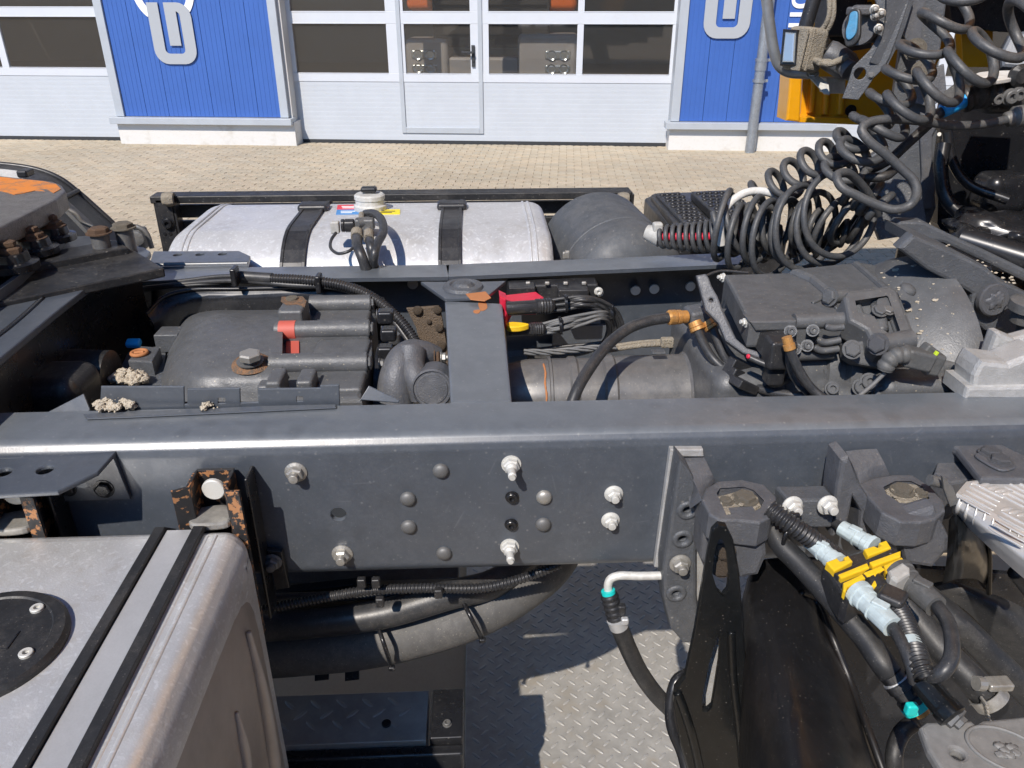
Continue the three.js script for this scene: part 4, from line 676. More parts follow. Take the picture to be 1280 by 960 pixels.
  const lv = obj('joint_fork', [sweep(zl([[494, 500, -0.3], [496, 470, -0.31], [503, 450, -0.33], [514, 441, -0.35], [530, 441, -0.36], [545, 446, -0.37]]), 40, t => 0.036 - 0.016 * t, 20), sweep(zl([[524, 500, -0.28], [520, 475, -0.29], [514, 455, -0.32], [513, 440, -0.34]]), 30, t => 0.015 + 0.014 * t, 18)], M.castWorn, truck, 'worn cast joint fork beside the cross member');
  put('bolt', FG.hexHead, M.rustSteel, lv, Z(543, 447, -0.36), X, 0.017); put('nut', FG.nutStud, M.zinc, lv, Z(551, 447, -0.36), X, 0.009);
  put('bearing_cup', prep(turned([[0.037, -0.06], [0.037, -0.004], [0.034, 0], [0.0325, -0.003], [0.029, -0.003], [0.0275, -0.001], [0, -0.001]], V(0, 0, 0), YY, 48)), M.castWorn, truck, Z(540, 487, -0.26), V(-0.05, 0.18, 1)).userData.label = 'round bearing cup left of the cross member';
  obj('dirty_bracket', plateZ([[508, 386], [550, 383], [560, 440], [560, 470], [535, 470], [520, 410]], -0.74, 0.01), M.rustBrown, truck, 'mud brown riveted plate behind the joint fork');
  for (const [x, y, r] of [[522, 388, 0.011], [547, 387, 0.01], [549, 410, 0.009], [551, 432, 0.012], [536, 402, 0.006]]) put('rivet', FG.rivet, M.rustBrown, truck, Z(x, y, -0.738), ZZ, r);
  obj('small_lug', plateY([[476, 407], [487, 412], [500, 416], [494, 420], [482, 421]], 1.07, 0.02, { round: true }), M.gear, truck);
  // loom over the shield
  const lm = obj('conduit', conduit(zl([[338, 348, -0.67], [380, 350, -0.66], [420, 355, -0.65], [455, 366, -0.63], [485, 386, -0.6], [508, 410, -0.57], [524, 436, -0.54], [530, 450, -0.52]]), 0.011), M.plastic, truck, 'black corrugated conduit arching over the gear casing');
  obj('cable', [hose(zl([[292, 345, -0.68], [310, 346, -0.68], [340, 348, -0.67]]), 0.0125), hose(zl([[150, 356, -0.72], [220, 352, -0.71], [270, 346, -0.7], [294, 345, -0.69]]), 0.005), hose(zl([[170, 362, -0.7], [240, 354, -0.7], [300, 351, -0.68], [360, 356, -0.66], [430, 362, -0.65], [480, 388, -0.61], [515, 432, -0.56]]), 0.006), hose(zl([[160, 366, -0.7], [200, 360, -0.7], [290, 353, -0.69]]), 0.004)], M.hose, truck);
  for (const [x, y] of [[294, 345], [399, 354]]) obj('cable_tie', boxAt(Z(x, y, -0.655), 0.012, 0.04, 0.035, 0.004), M.black, truck);
}
// upright sheet tabs along the near rail
{
  const tab = (pts, holes = []) => plateZ(pts, -0.108, 0.004, { holes });
  obj('notched_sheet', [tab([[126, 483], [230, 483], [231, 516], [124, 520]]), tab([[234, 486], [300, 485], [301, 514], [234, 516]], [{ pts: [[271, 496], [283, 496], [283, 510], [271, 510]] }]), tab([[322, 486], [400, 485], [400, 482], [424, 481], [425, 510], [323, 513]], [{ pts: [[369, 494], [380, 494], [380, 508], [369, 508]] }]), plateZ([[124, 508], [425, 500], [425, 520], [124, 528]], -0.1085, 0.004, {})], M.paint, truck, 'notched sheet standing along the near rail edge');
  obj('corner_plate', plateN([[452, 500], [447, 505], [461, 482], [500, 500], [498, 504]], Z(470, 500, -0.112), V(0.1, 0.5, 1), 0.004), M.paint, truck);
  obj('corner_plate', plateN([[54, 518], [104, 492], [112, 512], [112, 518]], Z(80, 515, -0.11), V(-0.1, 0.5, 1), 0.004), M.paint, truck);
  obj('rail_cover_strip', plateY([[104, 517], [330, 507], [420, 505], [420, 509], [160, 521], [108, 523]], T + 0.0035, 0.003), M.paint, truck);
}
// clods of dirt
seed = 5;
function clod(label, px, py, y, w, n, h = 0.5) {
  const c = Y(px, py, y), o = thing('dirt_clod', label, 'dirt', c.clone());
  const g = []; for (let i = 0; i < n; i++) { const a = rr(0, 6.3), q = Math.sqrt(rnd()), r = (0.07 + 0.26 * Math.pow(rnd(), 2)) * w; g.push(lump(V(c.x + Math.cos(a) * q * w, c.y + r * 0.2 + (1 - q) * w * h * rr(0.2, 0.9), c.z + Math.sin(a) * q * w * 0.6), r, r * 0.8, r, 2, 0.35)); }
  obj('clump', g, M.mud, o);
}
clod('pale dirt clod heaped beside the gear casing', 164, 474, 1.04, 0.034, 60, 0.9);
clod('pale dirt clod heaped on the near rail edge', 143, 506, T + 0.006, 0.03, 50, 0.6);
clod('small pale dirt crumbs scattered on the rail edge', 262, 508, T + 0.006, 0.016, 14, 0.1);
// dark axle parts in the pit
{
  const ax = obj('axle', [cyl(Z(-60, 470, -0.4), Z(140, 470, -0.4), 0.06, 0.05), turned([[0, -0.02], [0.03, 0], [0.05, 0.02], [0.055, 0.06], [0.04, 0.09], [0, 0.1]], Z(95, 490, -0.42), V(0.6, 0.5, 0.2)), boxAt(Z(55, 500, -0.3), 0.18, 0.12, 0.12, 0.03), cyl(Z(35, 485, -0.28), Z(40, 520, -0.26), 0.02), cyl(Z(90, 475, -0.35), Z(110, 505, -0.33), 0.03, 0.04)], M.blackDusty, truck, 'shaded axle parts in the dark gap at the left');
  for (const [x, y, r] of [[25, 452, 0.012], [8, 472, 0.013], [60, 480, 0.014]]) put('bolt', FG.hexHead, M.rustSteel, ax, Z(x, y, -0.34), V(-0.2, 1, 0.6), r);
  for (const [x, y, r] of [[98, 400, 0.018], [105, 422, 0.014], [112, 446, 0.017], [70, 402, 0.02]]) put('bolt', FG.rivet, M.zincDark, farRail, Z(x, y, -0.81), ZZ, r);
  put('bolt', FG.disc, M.zincPale, ax, Z(108, 474, -0.36), V(1, 0.2, 0.4), 0.02);
  obj('pit_shade_sheet', [plateZ([[-100, 350], [190, 350], [190, 520], [-100, 540]], -0.8, 0.004)], M.black, truck);  // black sheet standing in for the shade at the back of the pit
}
// ---------------------------------------------------------------- far side: tank, guard, drum, step
{
  const yt = 1.15, zf = -0.872, zb = -1.52, R = 0.22, ft = (px, py, dy = 0) => Y(px, py, yt + dy);
  const x0 = Y(226, 312, 1.10).x - 0.012, x1 = Y(681, 312, 1.10).x + 0.02;
  const cs = new THREE.Shape(), r2 = 0.19;
  cs.moveTo(-zf + -0.0, 0.5); cs.lineTo(-zb, 0.5); cs.lineTo(-zb, yt - R); cs.absarc(-zb - R, yt - R, R, 0, Math.PI / 2, false); cs.lineTo(-zf + r2, yt); cs.absarc(-zf + r2, yt - r2, r2, Math.PI / 2, Math.PI, false); cs.lineTo(-zf, 0.5);
  const g = new THREE.ExtrudeGeometry(cs, { depth: x1 - x0 - 0.09, bevelEnabled: true, bevelThickness: 0.045, bevelSize: 0.03, bevelOffset: -0.03, bevelSegments: 8, curveSegments: 14 }).translate(0, 0, 0.045).applyMatrix4(basis(V(x0, 0, 0), V(0, 0, -1), YY, X));
  const tank = obj('fuel_tank', toCreasedNormals(g, 0.5), M.aluFar, truck, 'silver far fuel tank with two dark straps');
  const arcOver = (x, w, th, off) => { const pr = []; for (let i = 0; i <= 8; i++) { const a = Math.PI - Math.PI / 2 * i / 8; pr.push([-zf + r2 + (r2 + off) * Math.cos(a), yt - r2 + (r2 + off) * Math.sin(a)]); } for (let i = 0; i <= 8; i++) { const a = Math.PI / 2 * (1 - i / 8); pr.push([-zb - R + (R + off) * Math.cos(a), yt - R + (R + off) * Math.sin(a)]); } pr.unshift([-zf - off, 0.8]); pr.push([-zb + off, 0.8]);
    const inn = pr.map((p, i) => { const q = pr[Math.max(0, i - 1)], s = pr[Math.min(pr.length - 1, i + 1)], l = Math.hypot(s[0] - q[0], s[1] - q[1]); return [p[0] + (s[1] - q[1]) / l * th, p[1] - (s[0] - q[0]) / l * th]; });
    return extr(shapeOf([...pr, ...inn.reverse()]), w, V(x - w / 2, 0, 0), V(0, 0, -1), YY, X, 0.001); };
  for (const [xa, xb] of [[353, 384], [548, 577]]) {
    const a = Y(xa, 329, 1.09).x, b = Y(xb, 329, 1.09).x, s = obj('strap', [arcOver((a + b) / 2, b - a, 0.004, 0.0065), arcOver(a + 0.004, 0.008, 0.006, 0.0095), arcOver(b - 0.004, 0.008, 0.006, 0.0095)], M.plastic, tank);
    const c = V((a + b) / 2, yt + 0.006, -1.26); obj('strap_clamp', [box(c.x, c.y + 0.002, c.z, 0.085, 0.022, 0.06, 0.01)], M.plastic, tank);
    for (const q of [a + 0.014, b - 0.014]) put('rivet', FG.rivet, M.plastic, tank, V(q, yt - 0.06, zf - 0.075), V(0, 1, 0.9), 0.004);
  }
  for (const x of [x1 - 0.045, x1 - 0.06, x0 + 0.045, x0 + 0.058]) { const pr = []; for (let i = 0; i <= 8; i++) { const a = Math.PI - Math.PI / 2 * i / 8; pr.push(V(x, yt - r2 + r2 * Math.sin(a), zf - r2 - r2 * Math.cos(a))); } for (let i = 0; i <= 8; i++) { const a = Math.PI / 2 * (1 - i / 8); pr.push(V(x, yt - R + R * Math.sin(a), zb + R - R * Math.cos(a))); } obj('weld_bead', sweep(pr, 60, 0.0035, 7), M.aluFar, tank); }
  const fc = ft(468, 252, 0); fc.z = -1.25; fc.x = Y(468, 252, yt).x;
  obj('filler_neck', turned([[0.046, 0], [0.046, 0.018], [0.044, 0.02], [0.041, 0.022], [0.04, 0.034], [0.043, 0.036], [0.043, 0.046], [0.038, 0.05], [0, 0.052]], V(fc.x, yt - 0.004, fc.z), YY, 40), M.zincPale, tank, 'silver filler neck with cap');
  obj('filler_latch', [box(fc.x, yt + 0.058, fc.z, 0.045, 0.014, 0.03, 0.006)], M.black, tank);
  const lab = (p, m, bars) => { const l = obj('warning_label', plateY(p, yt + 0.0022, 0.002, { bev: 0 }), m, tank); return l; };
  lab([[422, 256], [464, 255.5], [464, 260.5], [421, 261]], M.stickerRed); lab([[421, 262], [455, 261.5], [455, 267], [420, 267.5]], M.stickerBlue); lab([[458, 262], [500, 261.5], [500, 267], [458, 267.5]], M.stickerYellow);
  obj('label_print', [...[[427, 257.6, 458], [428, 259.2, 452]].map(([x, y, q]) => plateY([[x, y], [q, y], [q, y + 0.7], [x, y + 0.7]], yt + 0.003, 0.001, { bev: 0 })), ...[[426, 263.5, 444], [426, 265.3, 440]].map(([x, y, q]) => plateY([[x, y], [q, y], [q, y + 0.6], [x, y + 0.6]], yt + 0.003, 0.001, { bev: 0 }))], M.white, tank);
  obj('label_print', [...[[470, 263.5, 494], [470, 265.2, 490]].map(([x, y, q]) => plateY([[x, y], [q, y], [q, y + 0.6], [x, y + 0.6]], yt + 0.003, 0.001, { bev: 0 }))], M.black, tank);
  // level sensor with its pipes
  const sn = obj('level_sensor', [cyl(ft(455, 286, -0.02), ft(455, 284, 0.02), 0.016), boxAt(ft(456, 280, 0.025), 0.05, 0.03, 0.03, 0.006), cyl(ft(447, 279, 0.03), ft(462, 277, 0.03), 0.013), cyl(ft(445, 288, 0.03), ft(448, 296, 0.02), 0.012), cyl(ft(460, 288, 0.03), ft(461, 298, 0.02), 0.011)], M.zincDark, tank, 'level sensor with fittings on the far tank');
  obj('sensor_flange', turned([[0.04, -0.03], [0.04, 0.0], [0.034, 0.004], [0, 0.006]], ft(455, 286, -0.012), YY, 32), M.zincDark, tank);
  obj('sensor_fitting', [cyl(ft(446, 290, 0.03), ft(446, 297, 0.024), 0.0145), cyl(ft(461, 291, 0.03), ft(461, 299, 0.024), 0.0125), cyl(ft(452, 268, 0.03), ft(452, 278, 0.03), 0.008)], M.crust, tank);
  obj('sensor_plug', [turned([[0, 0], [0.016, 0], [0.0165, 0.006], [0.0145, 0.008], [0.0165, 0.01], [0.0165, 0.03], [0.012, 0.032], [0, 0.032]], ft(427, 282, 0.035), X)], M.plastic, tank);
  obj('sensor_plug', [boxAt(ft(419, 284, 0.035), 0.022, 0.03, 0.02, 0.004)], M.lightGrey, tank);
  obj('sensor_hose', [hose([ft(457, 267, 0.03), ft(468, 267, 0.045), ft(477, 275, 0.045), ft(479, 290, 0.035), ft(472, 304, 0.025), ft(468, 318, 0.01), ft(466, 335, -0.03)], 0.0105, 12), hose([ft(446, 297, 0.024), ft(447, 308, 0.02), ft(452, 320, 0.005), ft(458, 338, -0.03)], 0.0125, 12), hose([ft(461, 298, 0.02), ft(464, 310, 0.02), ft(468, 335, -0.03)], 0.011, 12), hose([ft(420, 291, 0.03), ft(414, 300, 0.02), ft(414, 311, 0.012), ft(424, 317, 0.01), ft(436, 314, 0.016), ft(444, 306, 0.02)], 0.0038, 8)], M.hose, tank);
}
{
  const z = -1.64, a = Z(189, 244, z), b = Z(789, 241, z), yT = a.y;
  const gd = obj('side_guard', [box((a.x + b.x) / 2, yT - 0.012, z - 0.015, b.x - a.x, 0.024, 0.07, 0.004)], M.blackDusty, truck, 'black side guard behind the far fuel tank');
  for (const [y0, y1] of [[256, 272], [276, 292], [297, 330]]) { const p = Z(500, y0, z), q = Z(500, y1, z); obj('guard_board', box((a.x + b.x) / 2, (p.y + q.y) / 2, z - 0.04, b.x - a.x - 0.06, p.y - q.y, 0.024, 0.004), M.blackDusty, gd); }
  const post = (x) => [box(x, yT - 0.26, z + 0.012, 0.052, 0.5, 0.016, 0.003), box(x - 0.03, yT - 0.26, z - 0.01, 0.008, 0.5, 0.05, 0.002), box(x + 0.03, yT - 0.26, z - 0.01, 0.008, 0.5, 0.05, 0.002)];
  obj('guard_post', post(Z(210, 270, z).x), M.plastic, gd); obj('guard_post', post(Z(779, 250, z).x), M.plastic, gd);
  for (const x of [211, 779]) obj('clamp', [turned([[0.012, -0.02], [0.02, -0.018], [0.024, 0], [0.02, 0.018], [0.012, 0.02]], Z(x, 249, z + 0.03), X), boxAt(Z(x, 252, z + 0.03), 0.03, 0.02, 0.02)], M.crust, gd);
  put('bolt', FG.socket, M.black, gd, Z(210, 279, z + 0.02), ZZ, 0.016);
  for (const x of [206, 213]) put('bolt', FG.disc, M.black, gd, Z(x, 292, z + 0.02), ZZ, 0.006);
}
{
  const p0 = Z(741, 306, -1.32), p1 = Z(790, 366, -0.99), d = p1.clone().sub(p0), L = d.length(); d.normalize(); const r = 0.168;
  const dr = obj('air_drum', [turned([[0, -0.03], [r * 0.6, -0.028], [r * 0.9, -0.012], [r, 0.01], [r, L * 0.62], [r * 1.012, L * 0.625], [r * 1.012, L * 0.66], [r, L * 0.665], [r, L - 0.06], [r * 0.96, L - 0.03], [r * 0.82, L], [r * 0.55, L + 0.025], [0, L + 0.035]], p0, d, 64)], M.drum, truck, 'black dusty drum beside the far tank');
  obj('drum_clip', [boxAt(Z(709, 318, -1.0), 0.012, 0.02, 0.014), boxAt(Z(705, 319, -1.0), 0.008, 0.018, 0.012)], M.zinc, dr);
}
{
  const y = 1.1, st = obj('step_box', [plateY([[820, 241], [850, 239.5], [897, 286], [862, 287]], y, 0.03, { bev: 0.006 }), plateY([[864, 239], [912, 237], [980, 286], [912, 286]], y, 0.03, { bev: 0.006 }), plateY([[806, 247], [820, 241], [912, 238], [985, 290], [845, 292]], y - 0.031, 0.25, { bev: 0.01 }), plateY([[814, 243], [820, 241], [862, 287], [850, 289]], y - 0.012, 0.03, { bev: 0.006 })], M.plastic, truck, 'black plastic steps with round studs');
  const s = []; const quad = (A, Bq, Cc, D, n, m) => { for (let i = 0; i < n; i++) for (let j = 0; j < m; j++) { const u = (i + 0.5 + (j % 2 ? 0.2 : -0.2)) / n, v = (j + 0.5) / m, p = [0, 1].map(k => (A[k] * (1 - u) + Bq[k] * u) * (1 - v) + (D[k] * (1 - u) + Cc[k] * u) * v); s.push(lump(Y(p[0], p[1], y + 0.001), 0.0095, 0.006, 0.0095, 1, 0)); } };
  quad([824, 242], [850, 240.5], [893, 284], [866, 285], 4, 12); quad([869, 240], [912, 238], [972, 284], [915, 285], 6, 12);
  const sm_ = obj('studs', s, M.plastic, st); sm_.userData.kind = 'stuff';
}
// ---------------------------------------------------------------- left: coupling plate, mudguard, mounting plate
{
  const arc = z => [[-260, 330], [-160, 232], [-60, 203], [0, 205], [47, 212], [75, 223], [98, 240], [123, 262], [147, 285], [170, 318], [185, 355]].map(p => { const q = Z(p[0], p[1], -1.62); return V(q.x, q.y, z); });
  const mg = obj('mudguard', patch([arc(-1.62), arc(-1.4), arc(-1.15)], 0.008, 4, 2), M.plastic, truck, 'dark curved mudguard behind the coupling plate');
  const rib = arc(-1.40).slice(3), edge = arc(-1.62);
  obj('mudguard_edge', hose(edge, 0.008), M.plastic, mg);
  const s = arc(-1.62)[6], s2 = arc(-1.15)[6]; obj('joint_strip', hose([s.clone().setY(s.y + 0.004), s2.clone().setY(s2.y + 0.004)], 0.008), M.plastic, mg);
  obj('side_marker', patch([zl([[-60, 208, -1.5], [0, 211, -1.5], [26, 214, -1.5]]), zl([[-60, 213, -1.45], [0, 217, -1.45], [28, 219, -1.45]])], 0.02), M.whiteHose, mg);
  obj('marker_end', boxAt(Z(32, 216, -1.47), 0.03, 0.02, 0.05, 0.005), M.black, mg);
  obj('mudguard_stay', [patch([zl([[80, 258, -1.2], [112, 292, -1.2], [120, 302, -1.2]]), zl([[84, 250, -1.25], [118, 282, -1.25], [128, 300, -1.25]])], 0.01), hose(zl([[86, 262, -1.12], [96, 268, -1.12], [104, 278, -1.12], [116, 284, -1.12]]), 0.006)], M.zincDark, mg);
  const rear = zl([[150, 292, -1.2], [168, 283, -1.2], [182, 290, -1.2], [190, 310, -1.2]]);
  obj('rear_lamp', [hose(rear, 0.007), boxAt(Z(176, 298, -1.22), 0.03, 0.06, 0.05, 0.008), turned([[0.02, 0], [0.02, 0.01], [0.008, 0.014], [0, 0.014]], Z(172, 297, -1.18), ZZ)], M.zincDark, mg);
}
{
  const y = 1.3, pts = [[-200, 214], [0, 219.5], [66, 226.5], [77, 231], [82, 238], [70, 249], [0, 284], [-200, 390]];
  const fw = obj('coupling_plate', plateY(pts, y, 0.042, { bev: 0.005 }), M.plate5, truck, 'thick steel coupling plate with orange paint on its corner');
  obj('orange_patch', plateY([[-120, 221], [0, 221], [55, 226.5], [70, 230], [76, 236], [67, 241], [60, 237], [48, 235], [56, 239], [44, 238], [30, 241], [18, 243], [8, 240], [-10, 236], [-120, 236]], y + 0.0012, 0.0016, { bev: 0 }), M.orangePaint, fw, 'worn orange paint');
  obj('toothed_lip', conduit([Y(78, 261, y - 0.046), Y(40, 281, y - 0.046), Y(-80, 342, y - 0.046)], 0.009, 0.011, 8), M.rubber, fw);
}
{
  const y = 1.19, mp = obj('mounting_plate', [plateY([[84, 296], [114, 294], [150, 302], [180, 309], [188, 314], [184, 321], [168, 331], [148, 340], [125, 349], [105, 362], [84, 378], [66, 392], [0, 447], [-200, 610], [-200, 470], [0, 372]], y, 0.014, { bev: 0.003 }),
    patch([[Y(-200, 490, y + 0.0), Y(0, 384, y + 0.0), Y(86, 302, y + 0.0)], [Y(-200, 462, y + 0.028), Y(0, 362, y + 0.028), Y(80, 288, y + 0.028)]], 0.01)], M.paint, truck, 'dark mounting plate under the coupling plate');
  obj('plate_edge', [hose([Y(-200, 545, y + 0.001), Y(0, 418, y + 0.001), Y(104, 322, y + 0.001)], 0.004)], M.black, mp);
  for (const [x, py, s] of [[70, 300, 1], [46, 316, 1.05], [18, 336, 1.1]]) {
    const p = Y(x, py, y + 0.03); put('washer', prep(turned([[0.042, 0], [0.042, 0.012], [0.03, 0.016], [0.028, 0.03], [0, 0.03]], V(0, 0, 0), YY, 28)), M.black, mp, p, YY, s);
    put('bolt', FG.hexHead, M.rustSteel, mp, p.clone().add(V(0, 0.03, 0)), YY, 0.021 * s, x); put('stud_nut', FG.hex, M.rustSteel, mp, p.clone().add(V(0, 0.046, 0)), YY, 0.014 * s, x + 1);
  }
  obj('bearer', [boxAt(Y(20, 360, y - 0.0), 0.5, 0.02, 0.2, 0.004, [0, 0.7, 0]), boxAt(Y(60, 330, y + 0.01), 0.3, 0.03, 0.08, 0.004, [0, 0.7, 0])], M.blackDusty, mp);
  for (const [x, py, m] of [[131, 323, M.rustSteel], [161, 316, M.crust]]) { const p = Y(x, py, y); obj('sleeve', cyl(p, p.clone().setY(y + 0.055), 0.0185, 0.0185, 24), M.zincDark, mp); put('bolt', FG.hexHead, m, mp, p.clone().setY(y + 0.055), YY, 0.021, x); }
  obj('bearer_web', patch([[Y(-200, 612, y - 0.012), Y(0, 449, y - 0.012), Y(66, 391, y - 0.012), Y(122, 349, y - 0.012), Y(172, 329, y - 0.012)], [Y(-200, 612, y - 0.012), Y(0, 449, y - 0.012), Y(66, 391, y - 0.012), Y(122, 349, y - 0.012), Y(172, 329, y - 0.012)].map(p => V(p.x - 0.005, y - 0.26, p.z - 0.01))], 0.01), M.black, mp);
}
// ---------------------------------------------------------------- right: gearbox, bell housing, cab mount
{
  const y = 1.2, f = (px, py, yy = y) => Y(px, py, yy);
  const gb = obj('gearbox', [plateY([[906, 343], [1000, 340], [1028, 349], [1042, 366], [1056, 372], [1056, 400], [996, 401], [937, 402]], y, 0.05, { bev: 0.006 }), plateY([[937, 402], [906, 343], [1000, 341], [1050, 380], [1050, 399]], y - 0.05, 0.12, { bev: 0.004 }),
    plateY([[988, 335], [1046, 329], [1072, 326], [1105, 332], [1112, 372], [1040, 368], [1012, 345]], y + 0.012, 0.14, { bev: 0.01 }), plateY([[1066, 326], [1074, 325], [1114, 358], [1106, 360]], y + 0.02, 0.03, { bev: 0.006 })], M.gear, truck, 'grey cast gearbox with ribbed covers at the right');
  const lowZ = f(960, 402).z;
  obj('cover_skirt', [plateZ([[937, 402], [996, 401], [996, 411], [982, 413], [945, 414]], lowZ + 0.004, 0.04, { bev: 0.003 }), plateZ([[945, 414], [980, 413], [975, 440], [955, 446], [940, 430]], lowZ - 0.02, 0.05), cyl(Z(992, 402, lowZ - 0.01), Z(1060, 400, lowZ - 0.01), 0.014)], M.gear, gb);
  for (const [a, b] of [[[1036, 369], [1016, 379]], [[1036, 369], [1046, 386]], [[1036, 369], [1014, 345]], [[1037, 369], [1030, 352]]]) obj('rib', hose([f(a[0], a[1], y + 0.002), f(b[0], b[1], y + 0.001)], 0.0035), M.gear, gb);
  put('bolt', FG.hexHead, M.gear, gb, f(1038, 371, y + 0.018), V(-1, 0.3, 0.4), 0.014, 0.4); obj('bolt_boss', cyl(f(1038, 371, y + 0.012), f(1056, 369, y + 0.012), 0.012), M.gear, gb);
  for (const [x, py] of [[904, 347], [933, 403]]) put('cover_screw', FG.nutStud, M.zincPale, gb, f(x, py, y - 0.01), V(-1, 0.2, 0.2), 0.007);
  // round body behind the plate cover
  const ax = (px) => Z(px, 420, -0.2).x, c = V(0, 1.08, -0.36);
  obj('gear_body', [turned([[0, ax(1000)], [0.1, ax(1000)], [0.1, ax(1050)], [0.108, ax(1052)], [0.112, ax(1058)], [0.112, ax(1064)], [0.105, ax(1066)], [0.105, ax(1074)], [0.118, ax(1077)], [0.12, ax(1090)], [0.108, ax(1092)], [0.108, ax(1110)], [0, ax(1110)]], V(0, c.y, -0.32), X, 56), boxAt(V(ax(1010), 1.0, -0.4), 0.28, 0.2, 0.36, 0.03)], M.gear, gb);
  // square flanged cover, sunk in the middle
  const o = [[1056, 370], [1060, 364], [1112, 357], [1122, 362], [1145, 421], [1141, 429], [1104, 434], [1092, 428], [1084, 412], [1062, 400]];
  const zc = Z(1095, 395, -0.22), nn = V(0.05, 1, 0.55);
  const sq = obj('flanged_cover', [plateN(o, zc, nn, 0.05, { bev: 0.006, holes: [{ pts: [[1064, 373], [1109, 366], [1114, 370], [1130, 414], [1126, 420], [1112, 421], [1098, 412], [1090, 398], [1068, 392]] }] }), plateN(o.map(q => [q[0] * 0.985 + 1098 * 0.015, q[1] * 0.985 + 395 * 0.015]), zc.clone().addScaledVector(nn, -0.022), nn, 0.05)], M.gear, gb);
  const pz = (x, py, h = 0) => onPlane(x, py, zc.clone().addScaledVector(nn, -0.02 + h), nn.clone().normalize());
  obj('cover_ribs', [hose([pz(1070, 378), pz(1098, 374), pz(1108, 373)], 0.008), hose([pz(1106, 372), pz(1122, 416)], 0.006), hose([pz(1096, 380), pz(1102, 414)], 0.012), cyl(pz(1096, 390, 0.0), pz(1112, 386, 0.0), 0.018), hose([pz(1072, 384), pz(1078, 396), pz(1094, 398)], 0.007), turned([[0.022, 0], [0.02, 0.012], [0.012, 0.014], [0, 0.014]], pz(1107, 387, 0.004), nn)], M.gear, sq);
  put('bolt', FG.hexHead, M.gear, sq, pz(1099, 389, 0.014), nn, 0.011); put('bolt', FG.hexHead, M.zincDark, sq, pz(1110, 388, 0.016), nn, 0.009);
  put('bolt', FG.hexHead, M.castWorn, sq, onPlane(1098, 430, zc.clone().addScaledVector(nn, 0.01), nn), V(-0.9, 0.3, 0.6), 0.015, 0.3); put('bolt', FG.rivet, M.gear, sq, onPlane(1134, 363, zc, nn), V(0.4, 1, 0.3), 0.014);
  obj('bolt_boss', [cyl(onPlane(1100, 430, zc, nn), onPlane(1138, 425, zc, nn), 0.016, 0.018)], M.gear, sq);
  // valves, sockets and castings below
  const z1 = -0.2;
  obj('selector_block', [plateZ([[958, 424], [985, 420], [990, 440], [978, 456], [962, 458], [952, 444]], z1, 0.05, { bev: 0.004 }), boxAt(Z(974, 440, z1 + 0.02), 0.045, 0.05, 0.04, 0.006), boxAt(Z(968, 462, z1 + 0.01), 0.03, 0.05, 0.03, 0.006), plateZ([[978, 448], [984, 447], [986, 452], [979, 452]], z1 + 0.04, 0.01)], M.plastic, gb, 'black valve block beside the gearbox cover');
  for (const [x, py] of [[988, 414], [1016, 413], [1009, 432], [994, 436]]) { obj('screw_boss', cyl(Z(x, py, z1 - 0.04), Z(x, py, z1 - 0.002), 0.0105), M.gear, gb); put('cap_screw', FG.socket, M.gear, gb, Z(x, py, z1 - 0.004), V(0, 0.4, 1), 0.007); }
  obj('fins', [hose(zl([[1032, 408, z1], [1040, 410, z1], [1054, 409, z1]]), 0.006), hose(zl([[1022, 424, z1], [1030, 428, z1], [1050, 425, z1]]), 0.006), hose(zl([[1018, 434, z1], [1026, 438, z1], [1048, 436, z1]]), 0.006), cyl(Z(990, 442, z1 - 0.02), Z(1040, 440, z1 - 0.02), 0.013)], M.gear, gb);
  obj('lower_casting', [plateZ([[1026, 500], [1030, 462], [1046, 470], [1062, 470], [1076, 466], [1088, 452], [1098, 460], [1100, 500]], -0.22, 0.05, { bev: 0.006 }), boxAt(Z(1065, 505, -0.22), 0.16, 0.1, 0.1, 0.02), plateN([[1056, 430], [1084, 425], [1100, 445], [1108, 462], [1070, 455], [1060, 448]], Z(1080, 440, -0.19), V(0, 0.5, 1), 0.03, { bev: 0.004 }), boxAt(Z(1130, 500, -0.2), 0.14, 0.12, 0.1, 0.02), plateZ([[1110, 500], [1112, 486], [1128, 480], [1150, 478], [1160, 470], [1172, 500]], -0.17, 0.03, { bev: 0.005 }), boxAt(Z(1165, 490, -0.22), 0.06, 0.14, 0.06, 0.012)], M.gear, gb, 'lumpy castings low on the gearbox');
  for (const [x, py, r] of [[1065, 437, 0.013], [1086, 478, 0.013], [1076, 484, 0.012], [1150, 488, 0.01], [1118, 482, 0.009], [1100, 492, 0.012], [1040, 486, 0.01]]) { put('bolt', x % 2 ? FG.hexHead : FG.socket, M.gear, gb, Z(x, py, -0.165), V(-0.2, 0.6, 1), r, x); }
  // bell housing
  const bz = -0.40, by = 0.985, bx = px => Z(px, 420, -0.25).x;
  const bell = obj('bell_housing', [turned([[0, bx(1090)], [0.15, bx(1090)], [0.17, bx(1100)], [0.2, bx(1120)], [0.228, bx(1145)], [0.247, bx(1170)], [0.258, bx(1192)], [0.262, bx(1206)], [0.262, bx(1212)], [0.2, bx(1214)], [0, bx(1214)]], V(0, by, bz), X, 72), sweep(zl([[1100, 336, -0.5], [1130, 338, -0.48], [1118, 345, -0.45], [1100, 341, -0.46]]), 20, 0.006, 8)], M.gear, truck, 'smooth domed bell housing with pale dirt flecks');
  seed = 31; const fl = []; for (let i = 0; i < 90; i++) { const a = rr(-0.5, 0.9), t = Math.pow(rnd(), 0.8), k = 0.152 + 0.1 * Math.sqrt(t), x = bx(1094) + (bx(1190) - bx(1094)) * t, r = rr(0.0008, 0.0026) * (rnd() < 0.1 ? 2.2 : 1); fl.push(lump(V(x, by + (k + 0.004) * Math.cos(a), bz + (k + 0.004) * Math.sin(a)), r * 1.5, r * 0.6, r, 1, 0.3)); }
